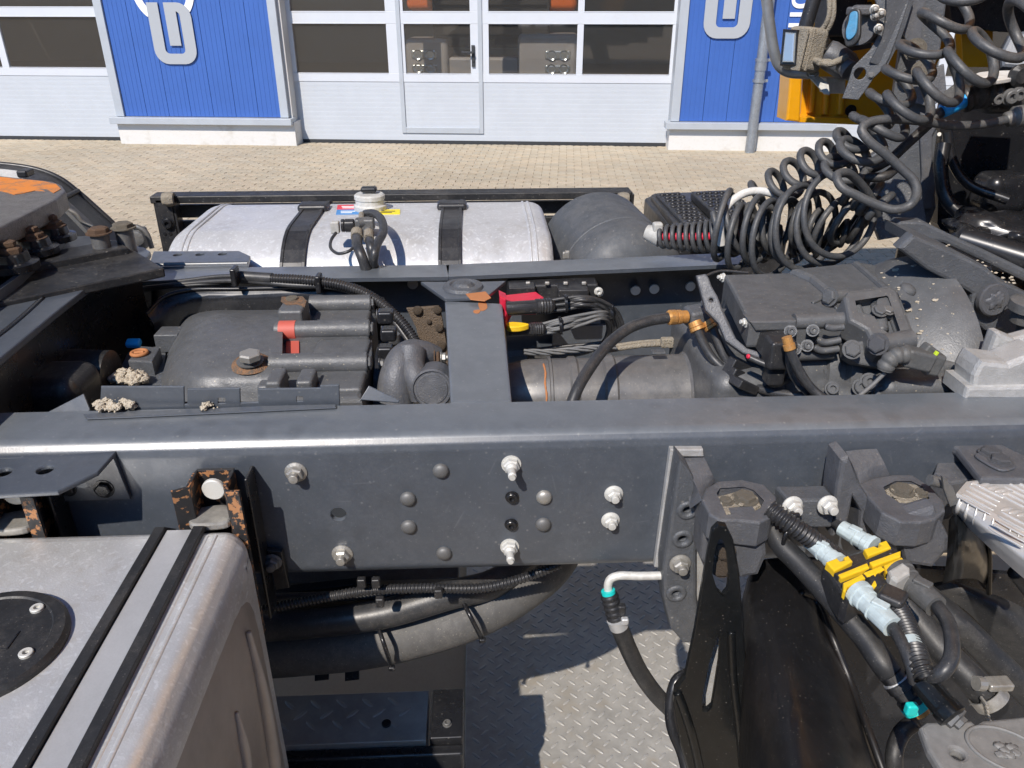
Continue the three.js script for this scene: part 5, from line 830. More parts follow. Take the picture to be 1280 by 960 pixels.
  const flm = obj('dirt_flecks', fl, M.mud, bell); flm.userData.kind = 'stuff';
  // loose curved cable carrier in front of the cover
  obj('cable_carrier', plateN([[870, 344], [882, 342], [886, 347], [890, 358], [897, 370], [903, 386], [910, 403], [920, 423], [934, 435], [953, 441], [951, 448], [929, 442], [907, 426], [898, 404], [882, 388], [876, 366]], Z(905, 400, -0.27), V(-0.25, 0.6, 1), 0.02, { bev: 0.003, holes: [[889, 375, 2.2]] }), M.castWorn, truck, 'dark curved cable carrier left of the gearbox');
  obj('carrier_wire', [hose(zl([[880, 346, -0.5], [900, 339, -0.52], [935, 341, -0.52]]), 0.003), hose(zl([[935, 446, -0.2], [960, 456, -0.18], [985, 459, -0.17], [998, 466, -0.16], [1008, 480, -0.15], [1018, 496, -0.13]]), 0.0055)], M.hose, truck);
  put('red_mark', FG.rivet, M.red, truck, Z(935.5, 445.5, -0.195), V(-1, 0.3, 0.4), 0.004);
  // air line manifold with brass couplings
  const mf = obj('air_manifold', [boxAt(Z(872, 396, -0.4), 0.045, 0.04, 0.045, 0.008, [0, 0.2, 0.1]), boxAt(Z(885, 391, -0.41), 0.03, 0.05, 0.03, 0.008)], M.cast, truck, 'small air line manifold with brass couplings');
  const coup = (a, b) => { const d = b.clone().sub(a), L = d.length(); obj('coupling', [turned([[0, 0], [0.0125, 0], [0.0125, L * 0.3], [0.014, L * 0.33], [0.014, L * 0.5], [0.0125, L * 0.53], [0.0145, L * 0.6], [0.0145, L * 0.9], [0.011, L], [0, L]], a, d, 18)], M.brass, mf); };
  coup(Z(858, 396, -0.39), Z(834, 397, -0.38)); coup(Z(868, 402, -0.36), Z(873, 414, -0.35)); coup(Z(884, 401, -0.36), Z(891, 411, -0.35));
  obj('air_hose', [hose(zl([[714, 506, -0.2], [722, 486, -0.22], [736, 462, -0.26], [758, 433, -0.31], [785, 411, -0.35], [812, 401, -0.37], [837, 397, -0.38]]), 0.0105, 14)], M.hose, truck, 'black air hose arching over the propeller shaft');
  obj('air_hose', [hose(zl([[872, 412, -0.35], [880, 430, -0.32], [892, 449, -0.29], [910, 465, -0.27], [935, 480, -0.24], [970, 491, -0.2], [1010, 496, -0.17], [1050, 501, -0.14]]), 0.008, 12), hose(zl([[891, 410, -0.35], [899, 430, -0.32], [908, 450, -0.29], [922, 465, -0.26], [945, 477, -0.24], [970, 479, -0.22], [985, 472, -0.2], [992, 468, -0.2]]), 0.008, 12)], M.hose, truck, 'paired grey air hoses running to the gearbox');
  obj('hose_clip', [boxAt(Z(918, 470, -0.25), 0.04, 0.03, 0.03, 0.004, [0, 0.4, -0.5]), boxAt(Z(930, 481, -0.22), 0.05, 0.016, 0.03, 0.003, [0, 0.4, -0.5]), boxAt(Z(922, 461, -0.26), 0.05, 0.03, 0.02, 0.003, [0, 0.4, -0.5])], M.plastic, truck);
  { const a = Z(984, 424, -0.13), b = Z(988, 438, -0.125), d = b.clone().sub(a), L = d.length(); obj('coupling', turned([[0, -0.004], [0.008, -0.004], [0.008, L * 0.4], [0.0095, L * 0.45], [0.0095, L * 0.9], [0.007, L], [0, L]], a, d, 18), M.brass, mf); }
  obj('air_hose', [hose(zl([[988, 438, -0.125], [995, 455, -0.12], [1005, 473, -0.12], [1016, 487, -0.12], [1032, 500, -0.11]]), 0.0075, 12), hose(zl([[986, 440, -0.15], [986, 455, -0.15], [992, 472, -0.15], [1006, 488, -0.14], [1016, 498, -0.14]]), 0.0055, 10)], M.hose, truck);
  // plug at the right with a stripe
  const pg = obj('gearbox_plug', [sweep(zl([[1106, 462, -0.12], [1110, 453, -0.12], [1120, 445, -0.12], [1134, 443, -0.12]]), 24, (t, i) => 0.014 - (i % 6 < 2 ? 0.0015 : 0), 18), boxAt(Z(1146, 448, -0.13), 0.05, 0.032, 0.03, 0.006, [0, 0, -0.25]), boxAt(Z(1163, 452, -0.14), 0.028, 0.038, 0.036, 0.006, [0, 0, -0.25]), boxAt(Z(1156, 441, -0.14), 0.02, 0.03, 0.02, 0.004, [0, 0, -0.6])], M.connGrey, truck, 'angled grey plug on the gearbox side');
  obj('lock_stripe', boxAt(Z(1163, 451, -0.122), 0.005, 0.036, 0.006, 0.001, [0, 0, -0.45]), std({ color: C(0.45, 0.6, 0.03), roughness: 0.5 }), pg);
  obj('plug_wire', [hose(zl([[1106, 466, -0.12], [1094, 478, -0.12], [1074, 495, -0.11]]), 0.0035), hose(zl([[1172, 448, -0.14], [1178, 452, -0.14], [1177, 462, -0.14]]), 0.003)], M.wire, pg);
}
// cab mount arm
{
  const z0 = -0.33, arm = obj('cab_mount_arm', [
    plateZ([[1124, 311], [1142, 294], [1176, 308], [1210, 323], [1230, 333], [1247, 346], [1259, 362], [1262, 380], [1290, 402], [1282, 428], [1262, 422], [1250, 413], [1232, 414], [1216, 400], [1212, 390], [1215, 368], [1206, 362], [1160, 338]], z0, 0.03, { bev: 0.006 }),
    plateZ([[1150, 298], [1176, 306], [1212, 322], [1234, 334], [1252, 352], [1300, 374], [1300, 396], [1264, 384], [1250, 366], [1206, 338], [1150, 312]], z0 - 0.028, 0.14, { bev: 0.004 }),
    plateZ([[1118, 285], [1126, 276], [1156, 277], [1196, 297], [1238, 316], [1280, 336], [1330, 362], [1330, 376], [1280, 352], [1236, 330], [1180, 304], [1150, 300], [1120, 297]], z0 - 0.15, 0.035, { bev: 0.006 })], M.cast, truck, 'heavy cast arm sloping down from the cab mount');
  const pv = Z(1238, 374, z0 + 0.004); put('pivot_boss', FG.disc, M.castWorn, arm, pv, V(0.1, 0.2, 1), 0.03); obj('pivot_crust', lump(pv.clone().add(V(0, 0, 0.012)), 0.016, 0.018, 0.006, 3, 0.3), M.castWorn, arm);
  obj('arm_slot', [hose(zl([[1186, 312, z0 - 0.09], [1210, 324, z0 - 0.09], [1236, 336, z0 - 0.09]]), 0.008)], M.black, arm);
  seed = 41; const fl = []; for (let i = 0; i < 40; i++) { const t = rnd(), x = 1160 + 110 * t, py = 300 + 52 * t + rr(-6, 12), r = rr(0.001, 0.0028); fl.push(lump(Z(x, py, z0 - 0.07), r * 1.5, r * 0.7, r, 1, 0.3)); } obj('dirt_flecks', fl, M.mud, arm).userData.kind = 'stuff';
  obj('mount_bush', [turned([[0.02, 0], [0.022, 0.02], [0.03, 0.024], [0.03, 0.04], [0.02, 0.044], [0, 0.044]], Z(1277, 402, z0 + 0.06), V(0, 1, 0.1), 24), cyl(Z(1276, 432, z0 + 0.06), Z(1280, 404, z0 + 0.06), 0.012)], M.zincDark, arm);
  const wz = -0.1, wb = obj('mount_block', [plateZ([[1214, 497], [1217, 470], [1222, 460], [1228, 451], [1262, 455], [1300, 440], [1300, 497]], wz + 0.01, 0.06, { bev: 0.008 }), plateZ([[1205, 500], [1209, 484], [1300, 482], [1300, 500]], wz + 0.016, 0.07, { bev: 0.006 }), plateZ([[1234, 452], [1246, 417], [1252, 416], [1270, 424], [1278, 422], [1300, 416], [1300, 470], [1240, 470]], wz - 0.05, 0.03, { bev: 0.008 }), sweep(zl([[1264, 458, wz - 0.06], [1272, 440, wz - 0.06], [1282, 426, wz - 0.06]]), 12, 0.012)], M.whiteCast, truck, 'pale grey cast block at the right edge of the rail');
  put('boss', FG.disc, M.whiteCast, wb, Z(1236, 452, wz - 0.02), V(0, 1, 0.2), 0.017); put('boss', FG.disc, M.whiteCast, wb, Z(1236, 448, wz - 0.02), V(0, 1, 0.2), 0.014);
}
// engine bay at the right, under the cab; black colour stands in for shade
{
  const bay = obj('engine_bay', [plateZ([[1176, 140], [1420, 90], [1420, 420], [1200, 330], [1172, 280]], -1.05, 0.05), box(1.75, 1.35, -0.9, 0.06, 1.0, 1.4), box(1.45, 1.0, -0.75, 0.7, 0.3, 0.5, 0.05)], M.black, truck, 'dark engine bay under the cab');
  obj('engine_parts', [lump(Z(1235, 285, -0.72), 0.09, 0.04, 0.08, 3, 0.25), lump(Z(1262, 300, -0.68), 0.06, 0.04, 0.06, 3, 0.3), hose(zl([[1180, 180, -0.9], [1176, 210, -0.88], [1184, 250, -0.85], [1210, 275, -0.8]]), 0.016), hose(zl([[1184, 165, -0.95], [1190, 200, -0.93], [1210, 230, -0.9], [1260, 250, -0.85]]), 0.012), boxAt(Z(1250, 240, -0.95), 0.12, 0.1, 0.1, 0.03), cyl(Z(1200, 300, -0.6), Z(1300, 330, -0.5), 0.03), lump(Z(1215, 300, -0.65), 0.04, 0.03, 0.05, 3, 0.3)], M.black, truck, 'shaded engine parts and wrapped hoses');
  obj('cab', [box(2.1, 2.65, -0.415, 1.7, 1.6, 2.45, 0.08), box(1.09, 2.55, -1.26, 0.56, 1.4, 0.76, 0.02)], M.cabYellow, truck, 'yellow cab above the engine bay, with an added unseen box that shades the cab corner');  // second box: unseen deflector, added to shade the yellow cab corner
}
// ---------------------------------------------------------------- upper right: cab corner, lamp, sockets, hoses
{
  const z = -1.5, cp = obj('cab_corner', [plateZ([[1024, -40], [1190, -40], [1182, 60], [1150, 120], [1118, 158], [1000, 153], [1004, 95], [1012, 60], [1018, 30]], z, 0.03), plateZ([[990, 60], [1005, 60], [1003, 100], [1000, 153], [983, 151], [986, 120]], z + 0.06, 0.09, { bev: 0.006 }), plateZ([[1000, 146], [1118, 150], [1118, 158], [1000, 153]], z + 0.05, 0.06), plateZ([[1024, -40], [1210, -40], [1204, 8], [1192, 40], [1178, 42], [1180, 6], [1035, 8], [1022, 14]], z + 0.05, 0.05)], M.cabYellow, truck, 'yellow lower corner of the cab');
  obj('pressed_groove', [[1016, 100, 1013, 140], [1033, 105, 1031, 142], [1052, 108, 1050, 142]].map(q => hose(zl([[q[0], q[1], z + 0.002], [q[2], q[3], z + 0.002]]), 0.012)), M.cabYellow, cp);
  put('grommet', FG.disc, M.black, cp, Z(1063, 138, z), ZZ, 0.017);
  obj('cab_rear_panel', plateZ([[1200, 20], [1242, 26], [1240, 84], [1204, 84]], -1.2, 0.03), M.cabYellow, truck, 'yellow cab panel behind the spiral hoses');
  obj('cab_underbody', plateZ([[1184, -20], [1300, -20], [1300, 42], [1250, 40], [1190, 30]], -1.15, 0.04), M.blackDusty, truck); obj('corner_bracket', [plateZ([[1026, 8], [1090, 2], [1090, 60], [1052, 66], [1030, 40]], z + 0.12, 0.06), boxAt(Z(1050, 20, z + 0.15), 0.1, 0.1, 0.1, 0.01)], M.blackDusty, truck);
  // tubular bar, lamp and brackets
  obj('tube_bar', [sweep(zl([[950, -60, -1.15], [956, -20, -1.15], [962, 30, -1.15], [968, 66, -1.15], [974, 82, -1.15], [986, 90, -1.15], [1012, 92, -1.13]]), 60, 0.0135, 16)], M.zincPipe, truck, 'bent grey tube bar in front of the blue wall');
  obj('dark_tube', [sweep(zl([[1030, -40, -1.1], [1017, 0, -1.1], [1004, 44, -1.1]]), 20, 0.0175, 18)], M.plastic, truck, 'thick dark tube above the work lamp');
  const lp = obj('work_lamp', [boxAt(Z(1006, 62, -1.05), 0.07, 0.1, 0.075, 0.014, [0, 0.35, -0.12]), boxAt(Z(1018, 62, -1.1), 0.04, 0.075, 0.06, 0.014, [0, 0.35, -0.12]), ...[0, 1, 2].map(i => boxAt(Z(1000 + i * 8, 62, -1.01 - i * 0.012), 0.006, 0.094, 0.03, 0.002, [0, 0.35, -0.12]))], M.crust, truck, 'dusty work lamp at the cab corner');
  const ln = V(-0.9, 0.12, 0.6);
  obj('lamp_rim', plateN([[978, 36], [996, 37], [994, 82], [974, 82]], Z(985, 60, -1.03), ln, 0.03, { bev: 0.004 }), M.black, lp); obj('lamp_glass', plateN([[981, 40], [993, 41], [991, 78], [977, 78]], Z(985, 60, -1.03).addScaledVector(ln.clone().normalize(), 0.006), ln, 0.012, { bev: 0.004 }), M.lampGlass, lp);
  obj('lamp_bracket', [plateN([[1008, 92], [1016, 90], [1036, 104], [1037, 117], [1030, 116]], Z(1020, 104, -1.08), V(-0.3, 0.7, 0.6), 0.006), plateZ([[1033, 98], [1057, 98], [1057, 117], [1034, 117]], -1.08, 0.05)], M.lightGrey, truck, 'bent sheet bracket under the work lamp');
  put('bolt', FG.hexHead, M.zinc, truck, Z(1016, 93, -1.05), V(-0.3, 0.7, 0.6), 0.012);
  obj('dusty_cylinder', [turned([[0, 0], [0.03, 0.0], [0.034, 0.012], [0.034, 0.065], [0.026, 0.08], [0.02, 0.1], [0, 0.1]], Z(1031, 65, -1.06), V(0.75, -0.45, 0.25), 26), cyl(Z(1052, 80, -1.0), Z(1062, 88, -0.98), 0.018, 0.022)], M.castWorn, truck);
  obj('lamp_cable', [hose(zl([[1012, 74, -1.04], [1024, 77, -1.0], [1036, 80, -0.98], [1048, 76, -0.98], [1058, 72, -0.99]]), 0.008), boxAt(Z(1030, 78, -0.99), 0.034, 0.016, 0.016, 0.005), hose(zl([[1036, -10, -1.05], [1036, 20, -1.04], [1028, 36, -1.05], [1016, 44, -1.06]]), 0.006), hose(zl([[1042, -10, -1.05], [1041, 22, -1.04], [1032, 40, -1.05], [1018, 46, -1.06]]), 0.006)], M.crust, truck);
  // support plate with round hole
  const sp = obj('support_plate', plateN([[1088, -20], [1143, -20], [1137, 0], [1123, 42], [1112, 72], [1104, 86], [1092, 98], [1083, 112], [1073, 125], [1053, 123], [1060, 104], [1066, 84], [1076, 74], [1088, 62], [1097, 46], [1100, 20]], Z(1090, 60, -0.92), V(-0.35, 0.1, 1), 0.01, { bev: 0.002, holes: [[1075, 92, 7]] }), M.cast, truck, 'grey support plate with a round hole');
  put('bolt', FG.hexHead, M.zincDark, sp, Z(1089, 94, -0.91), V(-0.35, 0.1, 1), 0.006); obj('plate_fold', patch([[Z(1110, -20, -0.91), Z(1104, 44, -0.91), Z(1088, 78, -0.91)], [Z(1142, -20, -0.93), Z(1122, 44, -0.93), Z(1103, 84, -0.93)].map(p => p.clone().add(V(0, 0, 0.02)))], 0.006), M.cast, sp);
  const sk = obj('trailer_socket', [turned([[0, -0.07], [0.03, -0.07], [0.034, -0.02], [0.04, -0.015], [0.04, 0], [0, 0]], Z(1074, 33, -0.94), V(-0.8, 0.1, 0.7), 28), boxAt(Z(1082, 30, -0.96), 0.07, 0.08, 0.03, 0.008), boxAt(Z(1074, 14, -0.93), 0.05, 0.018, 0.03, 0.005)], M.castWorn, truck, 'dusty trailer socket with a blue flap');
  const fN = V(-0.75, 0.15, 0.7), fP = Z(1063, 34, -0.9);
  obj('flap_rim', plateN([[1062, 13], [1074, 12], [1075, 30], [1074, 46], [1067, 56], [1058, 58], [1055, 50], [1056, 34]], fP, fN, 0.012, { round: true, bev: 0.003 }), M.rubber, sk); obj('flap', plateN([[1063, 16], [1071, 15], [1071, 30], [1069, 42], [1063, 49], [1058, 48], [1057, 38], [1060, 28]], fP.clone().addScaledVector(fN.clone().normalize(), 0.005), fN, 0.01, { round: true, bev: 0.002 }), M.socketBlue, sk, 'blue flap');
  for (const [x, y] of [[1094, 20], [1101, 17], [1098, 36], [1093, 12]]) put('bolt', FG.nutStud, M.zinc, sk, Z(x, y, -0.9), V(-0.3, 0.1, 1), 0.008);
  // dusty uprights behind the hoses
  obj('cab_support', [plateN([[1134, -20], [1186, -20], [1176, 60], [1166, 90], [1166, 150], [1172, 165], [1166, 210], [1170, 260], [1160, 285], [1100, 285], [1090, 250], [1072, 205], [1096, 190], [1112, 150], [1125, 60]], Z(1130, 150, -0.98), V(-0.3, 0, 1), 0.03, { bev: 0.004 }), plateN([[1078, 246], [1098, 222], [1150, 226], [1160, 290], [1100, 300]], Z(1120, 260, -0.88), V(-0.2, 0.3, 1), 0.02)], M.cast, truck, 'dark cab support plate behind the spiral hoses');
  obj('dusty_edge', [plateN([[1150, 140], [1176, 150], [1166, 170], [1166, 208], [1172, 220], [1166, 262], [1146, 262], [1152, 220], [1150, 175]], Z(1158, 200, -0.95), V(-0.3, 0, 1), 0.02, { bev: 0.004, holes: [[1154, 246, 2.5]] }), plateN([[1136, 100], [1180, 80], [1184, 120], [1164, 134], [1140, 128]], Z(1160, 110, -0.95), V(-0.3, 0.1, 1), 0.02), plateN([[1128, 40], [1146, -10], [1158, -10], [1150, 60], [1140, 68]], Z(1140, 30, -0.95), V(-0.3, 0, 1), 0.012)], M.castWorn, truck);
  put('bolt', FG.hexHead, M.crust, truck, Z(1152, 88, -0.9), V(-0.4, 0.2, 1), 0.018, 0.3); put('bolt', FG.hexHead, M.crust, truck, Z(1144, 62, -0.92), V(-0.3, 0, 1), 0.02, 0.1);
  // coupling head with its pale plate
  obj('grey_cover', plateN([[1252, 84], [1250, 66], [1262, 42], [1330, 26], [1330, 90]], Z(1270, 60, -0.8), V(-0.4, 0.4, 1), 0.04, { bev: 0.008 }), M.paint, truck, 'smooth grey cover at the top right corner');
  obj('pale_plate', plateY([[1219, 95], [1226, 90], [1266, 88], [1268, 93], [1262, 98], [1220, 102]], Z(1240, 95, -0.65).y, 0.008, { round: true }), M.whiteHose, truck);
  const ch = obj('coupling_head', [boxAt(Z(1258, 118, -0.66), 0.11, 0.07, 0.07, 0.015), boxAt(Z(1250, 104, -0.66), 0.14, 0.02, 0.06, 0.006), sweep(zl([[1204, 124, -0.62], [1216, 120, -0.62], [1230, 118, -0.63], [1246, 116, -0.64]]), 30, (t, i) => 0.022 + (i % 8 < 4 ? 0.005 : 0), 20), turned([[0, 0], [0.02, 0], [0.022, 0.01], [0.014, 0.018], [0, 0.018]], Z(1272, 94, -0.62), ZZ), plateN([[1176, 118], [1204, 96], [1212, 112], [1200, 134], [1172, 140]], Z(1190, 118, -0.72), V(-0.4, 0.3, 1), 0.02)], M.blackDusty, truck, 'black hose coupling head at the right edge');
  for (const [x, y, r] of [[1262, 121, 0.013], [1272, 118, 0.012], [1246, 124, 0.01]]) put('bolt', FG.socket, M.zincDark, ch, Z(x, y, -0.61), ZZ, r);
  obj('hose_end', [sweep(zl([[1258, 150, -0.58], [1266, 147, -0.58], [1290, 143, -0.58]]), 16, (t) => t < 0.3 ? 0.015 : 0.021, 16)], M.zincDark, ch);
  put('warning_dot', FG.disc, M.whiteHose, truck, Z(1174, 168, -0.6), V(-0.3, 0.4, 1), 0.004);
}
// ---------------------------------------------------------------- hoses that hang from the cab: things of their own
const HG = 'spiral hoses hanging beside the gearbox';
function spiral(label, pts, r, m = M.coil, extra) { const o = thing('spiral_hose', label, 'hose', pts[0].clone(), HG); obj('coil', coilG(pts, r), m, o); if (extra) extra(o); return o; }
{
  const ax = zl([[1212, -24, -0.5], [1196, 8, -0.52], [1166, 42, -0.54], [1146, 74, -0.56], [1122, 108, -0.58], [1098, 138, -0.6], [1074, 166, -0.62], [1046, 188, -0.66], [1014, 205, -0.72], [984, 226, -0.78], [956, 244, -0.82], [930, 262, -0.84], [908, 276, -0.86]]);
  spiral('black spiral hose zigzagging down from the cab, thinner upper one', helix(ax, t => 0.036 + 0.005 * Math.sin(t * 9), 13.5, 1.2), 0.0083);
  const bx = zl([[1310, 14, -0.42], [1262, 42, -0.44], [1226, 72, -0.47], [1186, 98, -0.5], [1148, 122, -0.53], [1112, 150, -0.56], [1084, 178, -0.58], [1060, 204, -0.62], [1044, 224, -0.66]]);
  spiral('black spiral hose with wide loops from the right edge', helix(bx, t => 0.046 - 0.008 * t, 8.2, 2.2), 0.0086);
  const cx = zl([[896, 284, -0.76], [922, 290, -0.74], [952, 294, -0.72], [980, 292, -0.7], [1006, 285, -0.68], [1032, 279, -0.66], [1060, 270, -0.64]]);
  spiral('bundle of large black hose loops lying on the far rail', helixN(cx, t => 0.07 + 0.02 * t + 0.015 * Math.sin(t * 29 + 1), 8, 0.4, V(0.95, -0.15, 0.5), V(0.3, 0.3, 0.95)), 0.0072);
  const cx2 = zl([[905, 280, -0.78], [950, 284, -0.75], [1000, 284, -0.72], [1050, 280, -0.69], [1080, 276, -0.66]]);
  spiral('inner black hose loops tangled inside the large bundle', helixN(cx2, t => 0.056 + 0.018 * Math.sin(t * 17), 9, 2.4, V(0.8, 0.5, 0.5), V(0.5, -0.5, 0.8)), 0.007);
  const cx3 = zl([[900, 292, -0.8], [940, 300, -0.78], [985, 300, -0.75], [1030, 296, -0.72], [1066, 284, -0.7], [1090, 262, -0.68]]);
  spiral('dark hose coils deep inside the tangle above the far rail', helixN(cx3, t => 0.036 + 0.013 * Math.sin(t * 31), 13, 0.9, V(0.7, 0.6, 0.5), V(0.9, -0.5, 0.4)), 0.0072, M.rubber);
  const dx = zl([[826, 296, -0.86], [846, 296, -0.84], [868, 296, -0.82], [890, 295, -0.8], [915, 290, -0.78]]);
  spiral('tight black spiral around a red line beside the drum', helix(dx, t => 0.023 + 0.016 * t, 10.5, 0, 24), 0.0058, M.coil, o => { obj('red_line', hose(dx, 0.0095), M.red, o); obj('end_fitting', [cyl(Z(808, 290, -0.88), Z(826, 296, -0.86), 0.018, 0.026), boxAt(Z(822, 284, -0.86), 0.024, 0.024, 0.024, 0.006)], M.lightGrey, o); });
  const w = thing('white_hose', 'white plastic line arching over the black hose loops', 'hose', Z(905, 300, -0.74));
  obj('line', hose(zl([[902, 306, -0.72], [900, 284, -0.72], [906, 262, -0.74], [922, 246, -0.76], [942, 239, -0.78], [962, 241, -0.78], [976, 248, -0.78]]), 0.0092, 14), M.whiteHose, w);
  const l1 = thing('air_line', 'smooth dark air line looping in front of the cab support', 'hose', Z(1258, 150, -0.58));
  obj('line', hose(zl([[1262, 149, -0.58], [1230, 155, -0.57], [1195, 157, -0.56], [1150, 151, -0.55], [1110, 149, -0.54], [1084, 154, -0.53], [1077, 163, -0.52], [1086, 176, -0.51], [1106, 192, -0.5], [1128, 212, -0.49], [1142, 226, -0.48], [1146, 242, -0.47], [1138, 256, -0.47], [1118, 262, -0.47], [1096, 256, -0.48], [1070, 244, -0.49], [1052, 234, -0.5], [1046, 220, -0.52], [1058, 216, -0.54], [1072, 226, -0.56], [1088, 246, -0.58], [1098, 268, -0.6]]), 0.0088, 12), M.coil, l1);
  const l2 = thing('air_line', 'dark air line with a bright blue sleeve at its top', 'hose', Z(1205, 126, -0.62));
  obj('line', hose(zl([[1206, 125, -0.62], [1180, 138, -0.62], [1158, 158, -0.61], [1136, 178, -0.6], [1114, 198, -0.6], [1092, 210, -0.6], [1080, 213, -0.61], [1082, 220, -0.6], [1104, 221, -0.58], [1118, 212, -0.6]]), 0.0098, 12), M.rubber, l2);
  obj('blue_sleeve', hose(zl([[1214, 121, -0.618], [1198, 129, -0.618], [1178, 138.5, -0.618]]), 0.0145, 14), M.blue, l2, 'bright blue sleeve');
  const l3 = thing('air_line', 'short dark hose loops lying in front of the cab support', 'hose', Z(1070, 250, -0.62));
  obj('line', [coilG(helix(zl([[1060, 232, -0.66], [1086, 246, -0.64], [1100, 262, -0.62]]), 0.034, 3.2, 1), 0.0085)], M.coil, l3);
}
// ---------------------------------------------------------------- near right: mounts, bracket, duct, plugs, step
{
  const y = 1.06;
  obj('spacer_plate', plateZ([[838, 562], [879, 562], [880, 571], [846, 571], [825, 710], [818, 709]], 0.012, 0.012), M.whiteCast, truck, 'thin pale spacer plate on the near rail');
  const br = obj('cast_bracket', [plateZ([[850, 574], [864, 590], [882, 628], [885, 640], [876, 652], [871, 690], [871, 745], [878, 805], [854, 805], [838, 786], [829, 748], [829, 712], [838, 650]], 0.05, 0.045, { bev: 0.006, holes: [[859, 637, 6.5], [853, 673, 6.3], [845, 741, 5.2]] }), ...[[859, 637], [853, 673], [850, 706], [845, 741]].map(q => new THREE.TorusGeometry(0.0115, 0.0055, 10, 26).translate(...Z(q[0], q[1], 0.048).toArray()))], M.cast, truck, 'cast bracket with a row of holes on the near rail');
  put('nut', FG.nutStud, M.zinc, br, Z(850, 704, 0.052), ZZ, 0.0125, 0.2);
  const mount = (arm, pad, hole, plate, block, bolts, legs, label, zb) => {
    const m = obj('cab_mount', [patch(arm, 0.026, 4, 4), plateY(pad, y, 0.042, { bev: 0.003, holes: [{ pts: hole }] }), plateY(pad.map(p => [p[0] * 0.97 + hole[0][0] * 0.03, p[1] * 0.97 + hole[0][1] * 0.03]), y - 0.042, 0.03, { bev: 0.004 }), plateZ(block, zb, 0.032, { bev: 0.008 }), ...legs], M.castWorn, truck, label);
    obj('crusted_washer', plateY(plate, y - 0.003, 0.02, { bev: 0.003 }), M.crust, m);
    for (const [x, py, r] of bolts) { const p = Y(x, py, y - 0.002); put('bolt', FG.hexHead, M.crust, m, p, YY, r, x); obj('bolt_crust', [0, 1, 2, 3, 4, 5].map(i => lump(p.clone().add(V(rr(-1, 1) * r * 1.3, 0.001, rr(-1, 1) * r * 1.3)), r * rr(0.15, 0.35), r * 0.14, r * rr(0.15, 0.35), 2, 0.3)), M.crust, m); }
    return m;
  };
  mount([[Z(843, 571, 0.004), Z(860, 570, 0.004), Z(879, 569, 0.004)], [Y(866, 600, 1.068), Y(878, 596, 1.07), Y(890, 592, 1.07)], [Y(878, 625, y - 0.006), Y(883, 612, y - 0.006), Y(895, 602, y - 0.006)]],
    [[886, 642], [877, 624], [882, 610], [897, 601], [927, 599], [955, 605], [970, 620], [972, 634], [964, 646], [950, 653], [922, 650], [900, 650]],
    [[893, 616], [898, 609], [930, 607], [944, 612], [958, 626], [953, 637], [936, 644], [906, 645]],
    [[893, 621], [922, 613], [943, 617], [952, 631], [937, 640], [906, 642]], [[917, 648], [948, 646], [958, 668], [960, 694], [949, 720], [925, 724], [914, 700]], [[931, 624, 0.015], [907, 627, 0.009]],
    [plateZ([[880, 640], [900, 648], [912, 660], [900, 700], [890, 720], [876, 700]], 0.1, 0.05, { bev: 0.006 })], 'crusted cab mount on the left beside the hole bracket', 0.13);
  mount([[Z(1057, 564, 0.004), Z(1076, 562, 0.004), Z(1096, 561, 0.004)], [Y(1068, 586, 1.072), Y(1086, 584, 1.072), Y(1106, 580, 1.072)], [Y(1076, 607, y - 0.006), Y(1092, 600, y - 0.006), Y(1112, 594, y - 0.006)]],
    [[1074, 604], [1088, 598], [1116, 593], [1140, 593], [1164, 608], [1180, 626], [1182, 638], [1170, 648], [1152, 653], [1126, 652], [1102, 640], [1086, 622]],
    [[1101, 608], [1117, 600], [1139, 600], [1158, 609], [1165, 624], [1148, 632], [1124, 630], [1106, 618]],
    [[1105, 612], [1122, 602], [1146, 605], [1161, 620], [1148, 629], [1124, 627]], [[1137, 646], [1170, 636], [1188, 671], [1187, 688], [1166, 711], [1133, 706], [1128, 684]], [[1128, 614, 0.014], [1151, 617, 0.009]],
    [plateZ([[1052, 576], [1062, 572], [1074, 604], [1086, 622], [1098, 644], [1090, 690], [1072, 690], [1076, 640], [1066, 622], [1058, 668], [1040, 672], [1046, 610]], 0.09, 0.05, { bev: 0.006 })], 'crusted cab mount on the right beside the tread step', 0.14);
  const mb = obj('small_bracket', [plateY([[970, 607], [1030, 606], [1046, 624], [984, 625]], 1.058, 0.05, { bev: 0.004 }), plateZ([[983, 626], [1046, 625], [1046, 652], [1000, 654]], 0.055, 0.04, { bev: 0.004 })], M.cast, truck, 'small block with two bolts between the cab mounts');
  for (const x of [990, 1034]) put('nut', FG.nutStud, M.zincPale, mb, Z(x, x === 990 ? 632 : 631, 0.1), V(0.1, 0.1, 1), 0.0115, x);
  const cb = obj('step_support', [plateY([[1179, 549], [1238, 547], [1320, 590], [1320, 598], [1226, 597], [1196, 560]], 1.085, 0.014, { bev: 0.004 }), plateY([[1184, 549], [1238, 547], [1310, 585], [1232, 586], [1200, 560]], 1.071, 0.07), plateY([[1168, 590], [1180, 552], [1226, 597], [1188, 604]], 1.055, 0.07, { bev: 0.004 })], M.castWorn, truck, 'dark textured support block above the tread step');
  obj('lock_plate', plateY([[1219, 569], [1232, 566], [1268, 580], [1264, 586], [1248, 586]], 1.09, 0.004, { round: true }), M.castWorn, cb); put('bolt', FG.hexHead, M.castWorn, cb, Y(1238, 567, 1.089), YY, 0.014, 0.3); put('bolt', FG.hexHead, M.castWorn, cb, Y(1250, 577, 1.089), YY, 0.014, 0.5);
  obj('support_tab', [plateZ([[1178, 596], [1192, 610], [1200, 630], [1188, 634], [1180, 612]], 0.12, 0.006), cyl(Z(1162, 600, 0.1), Z(1180, 604, 0.1), 0.008)], M.zincDark, cb);
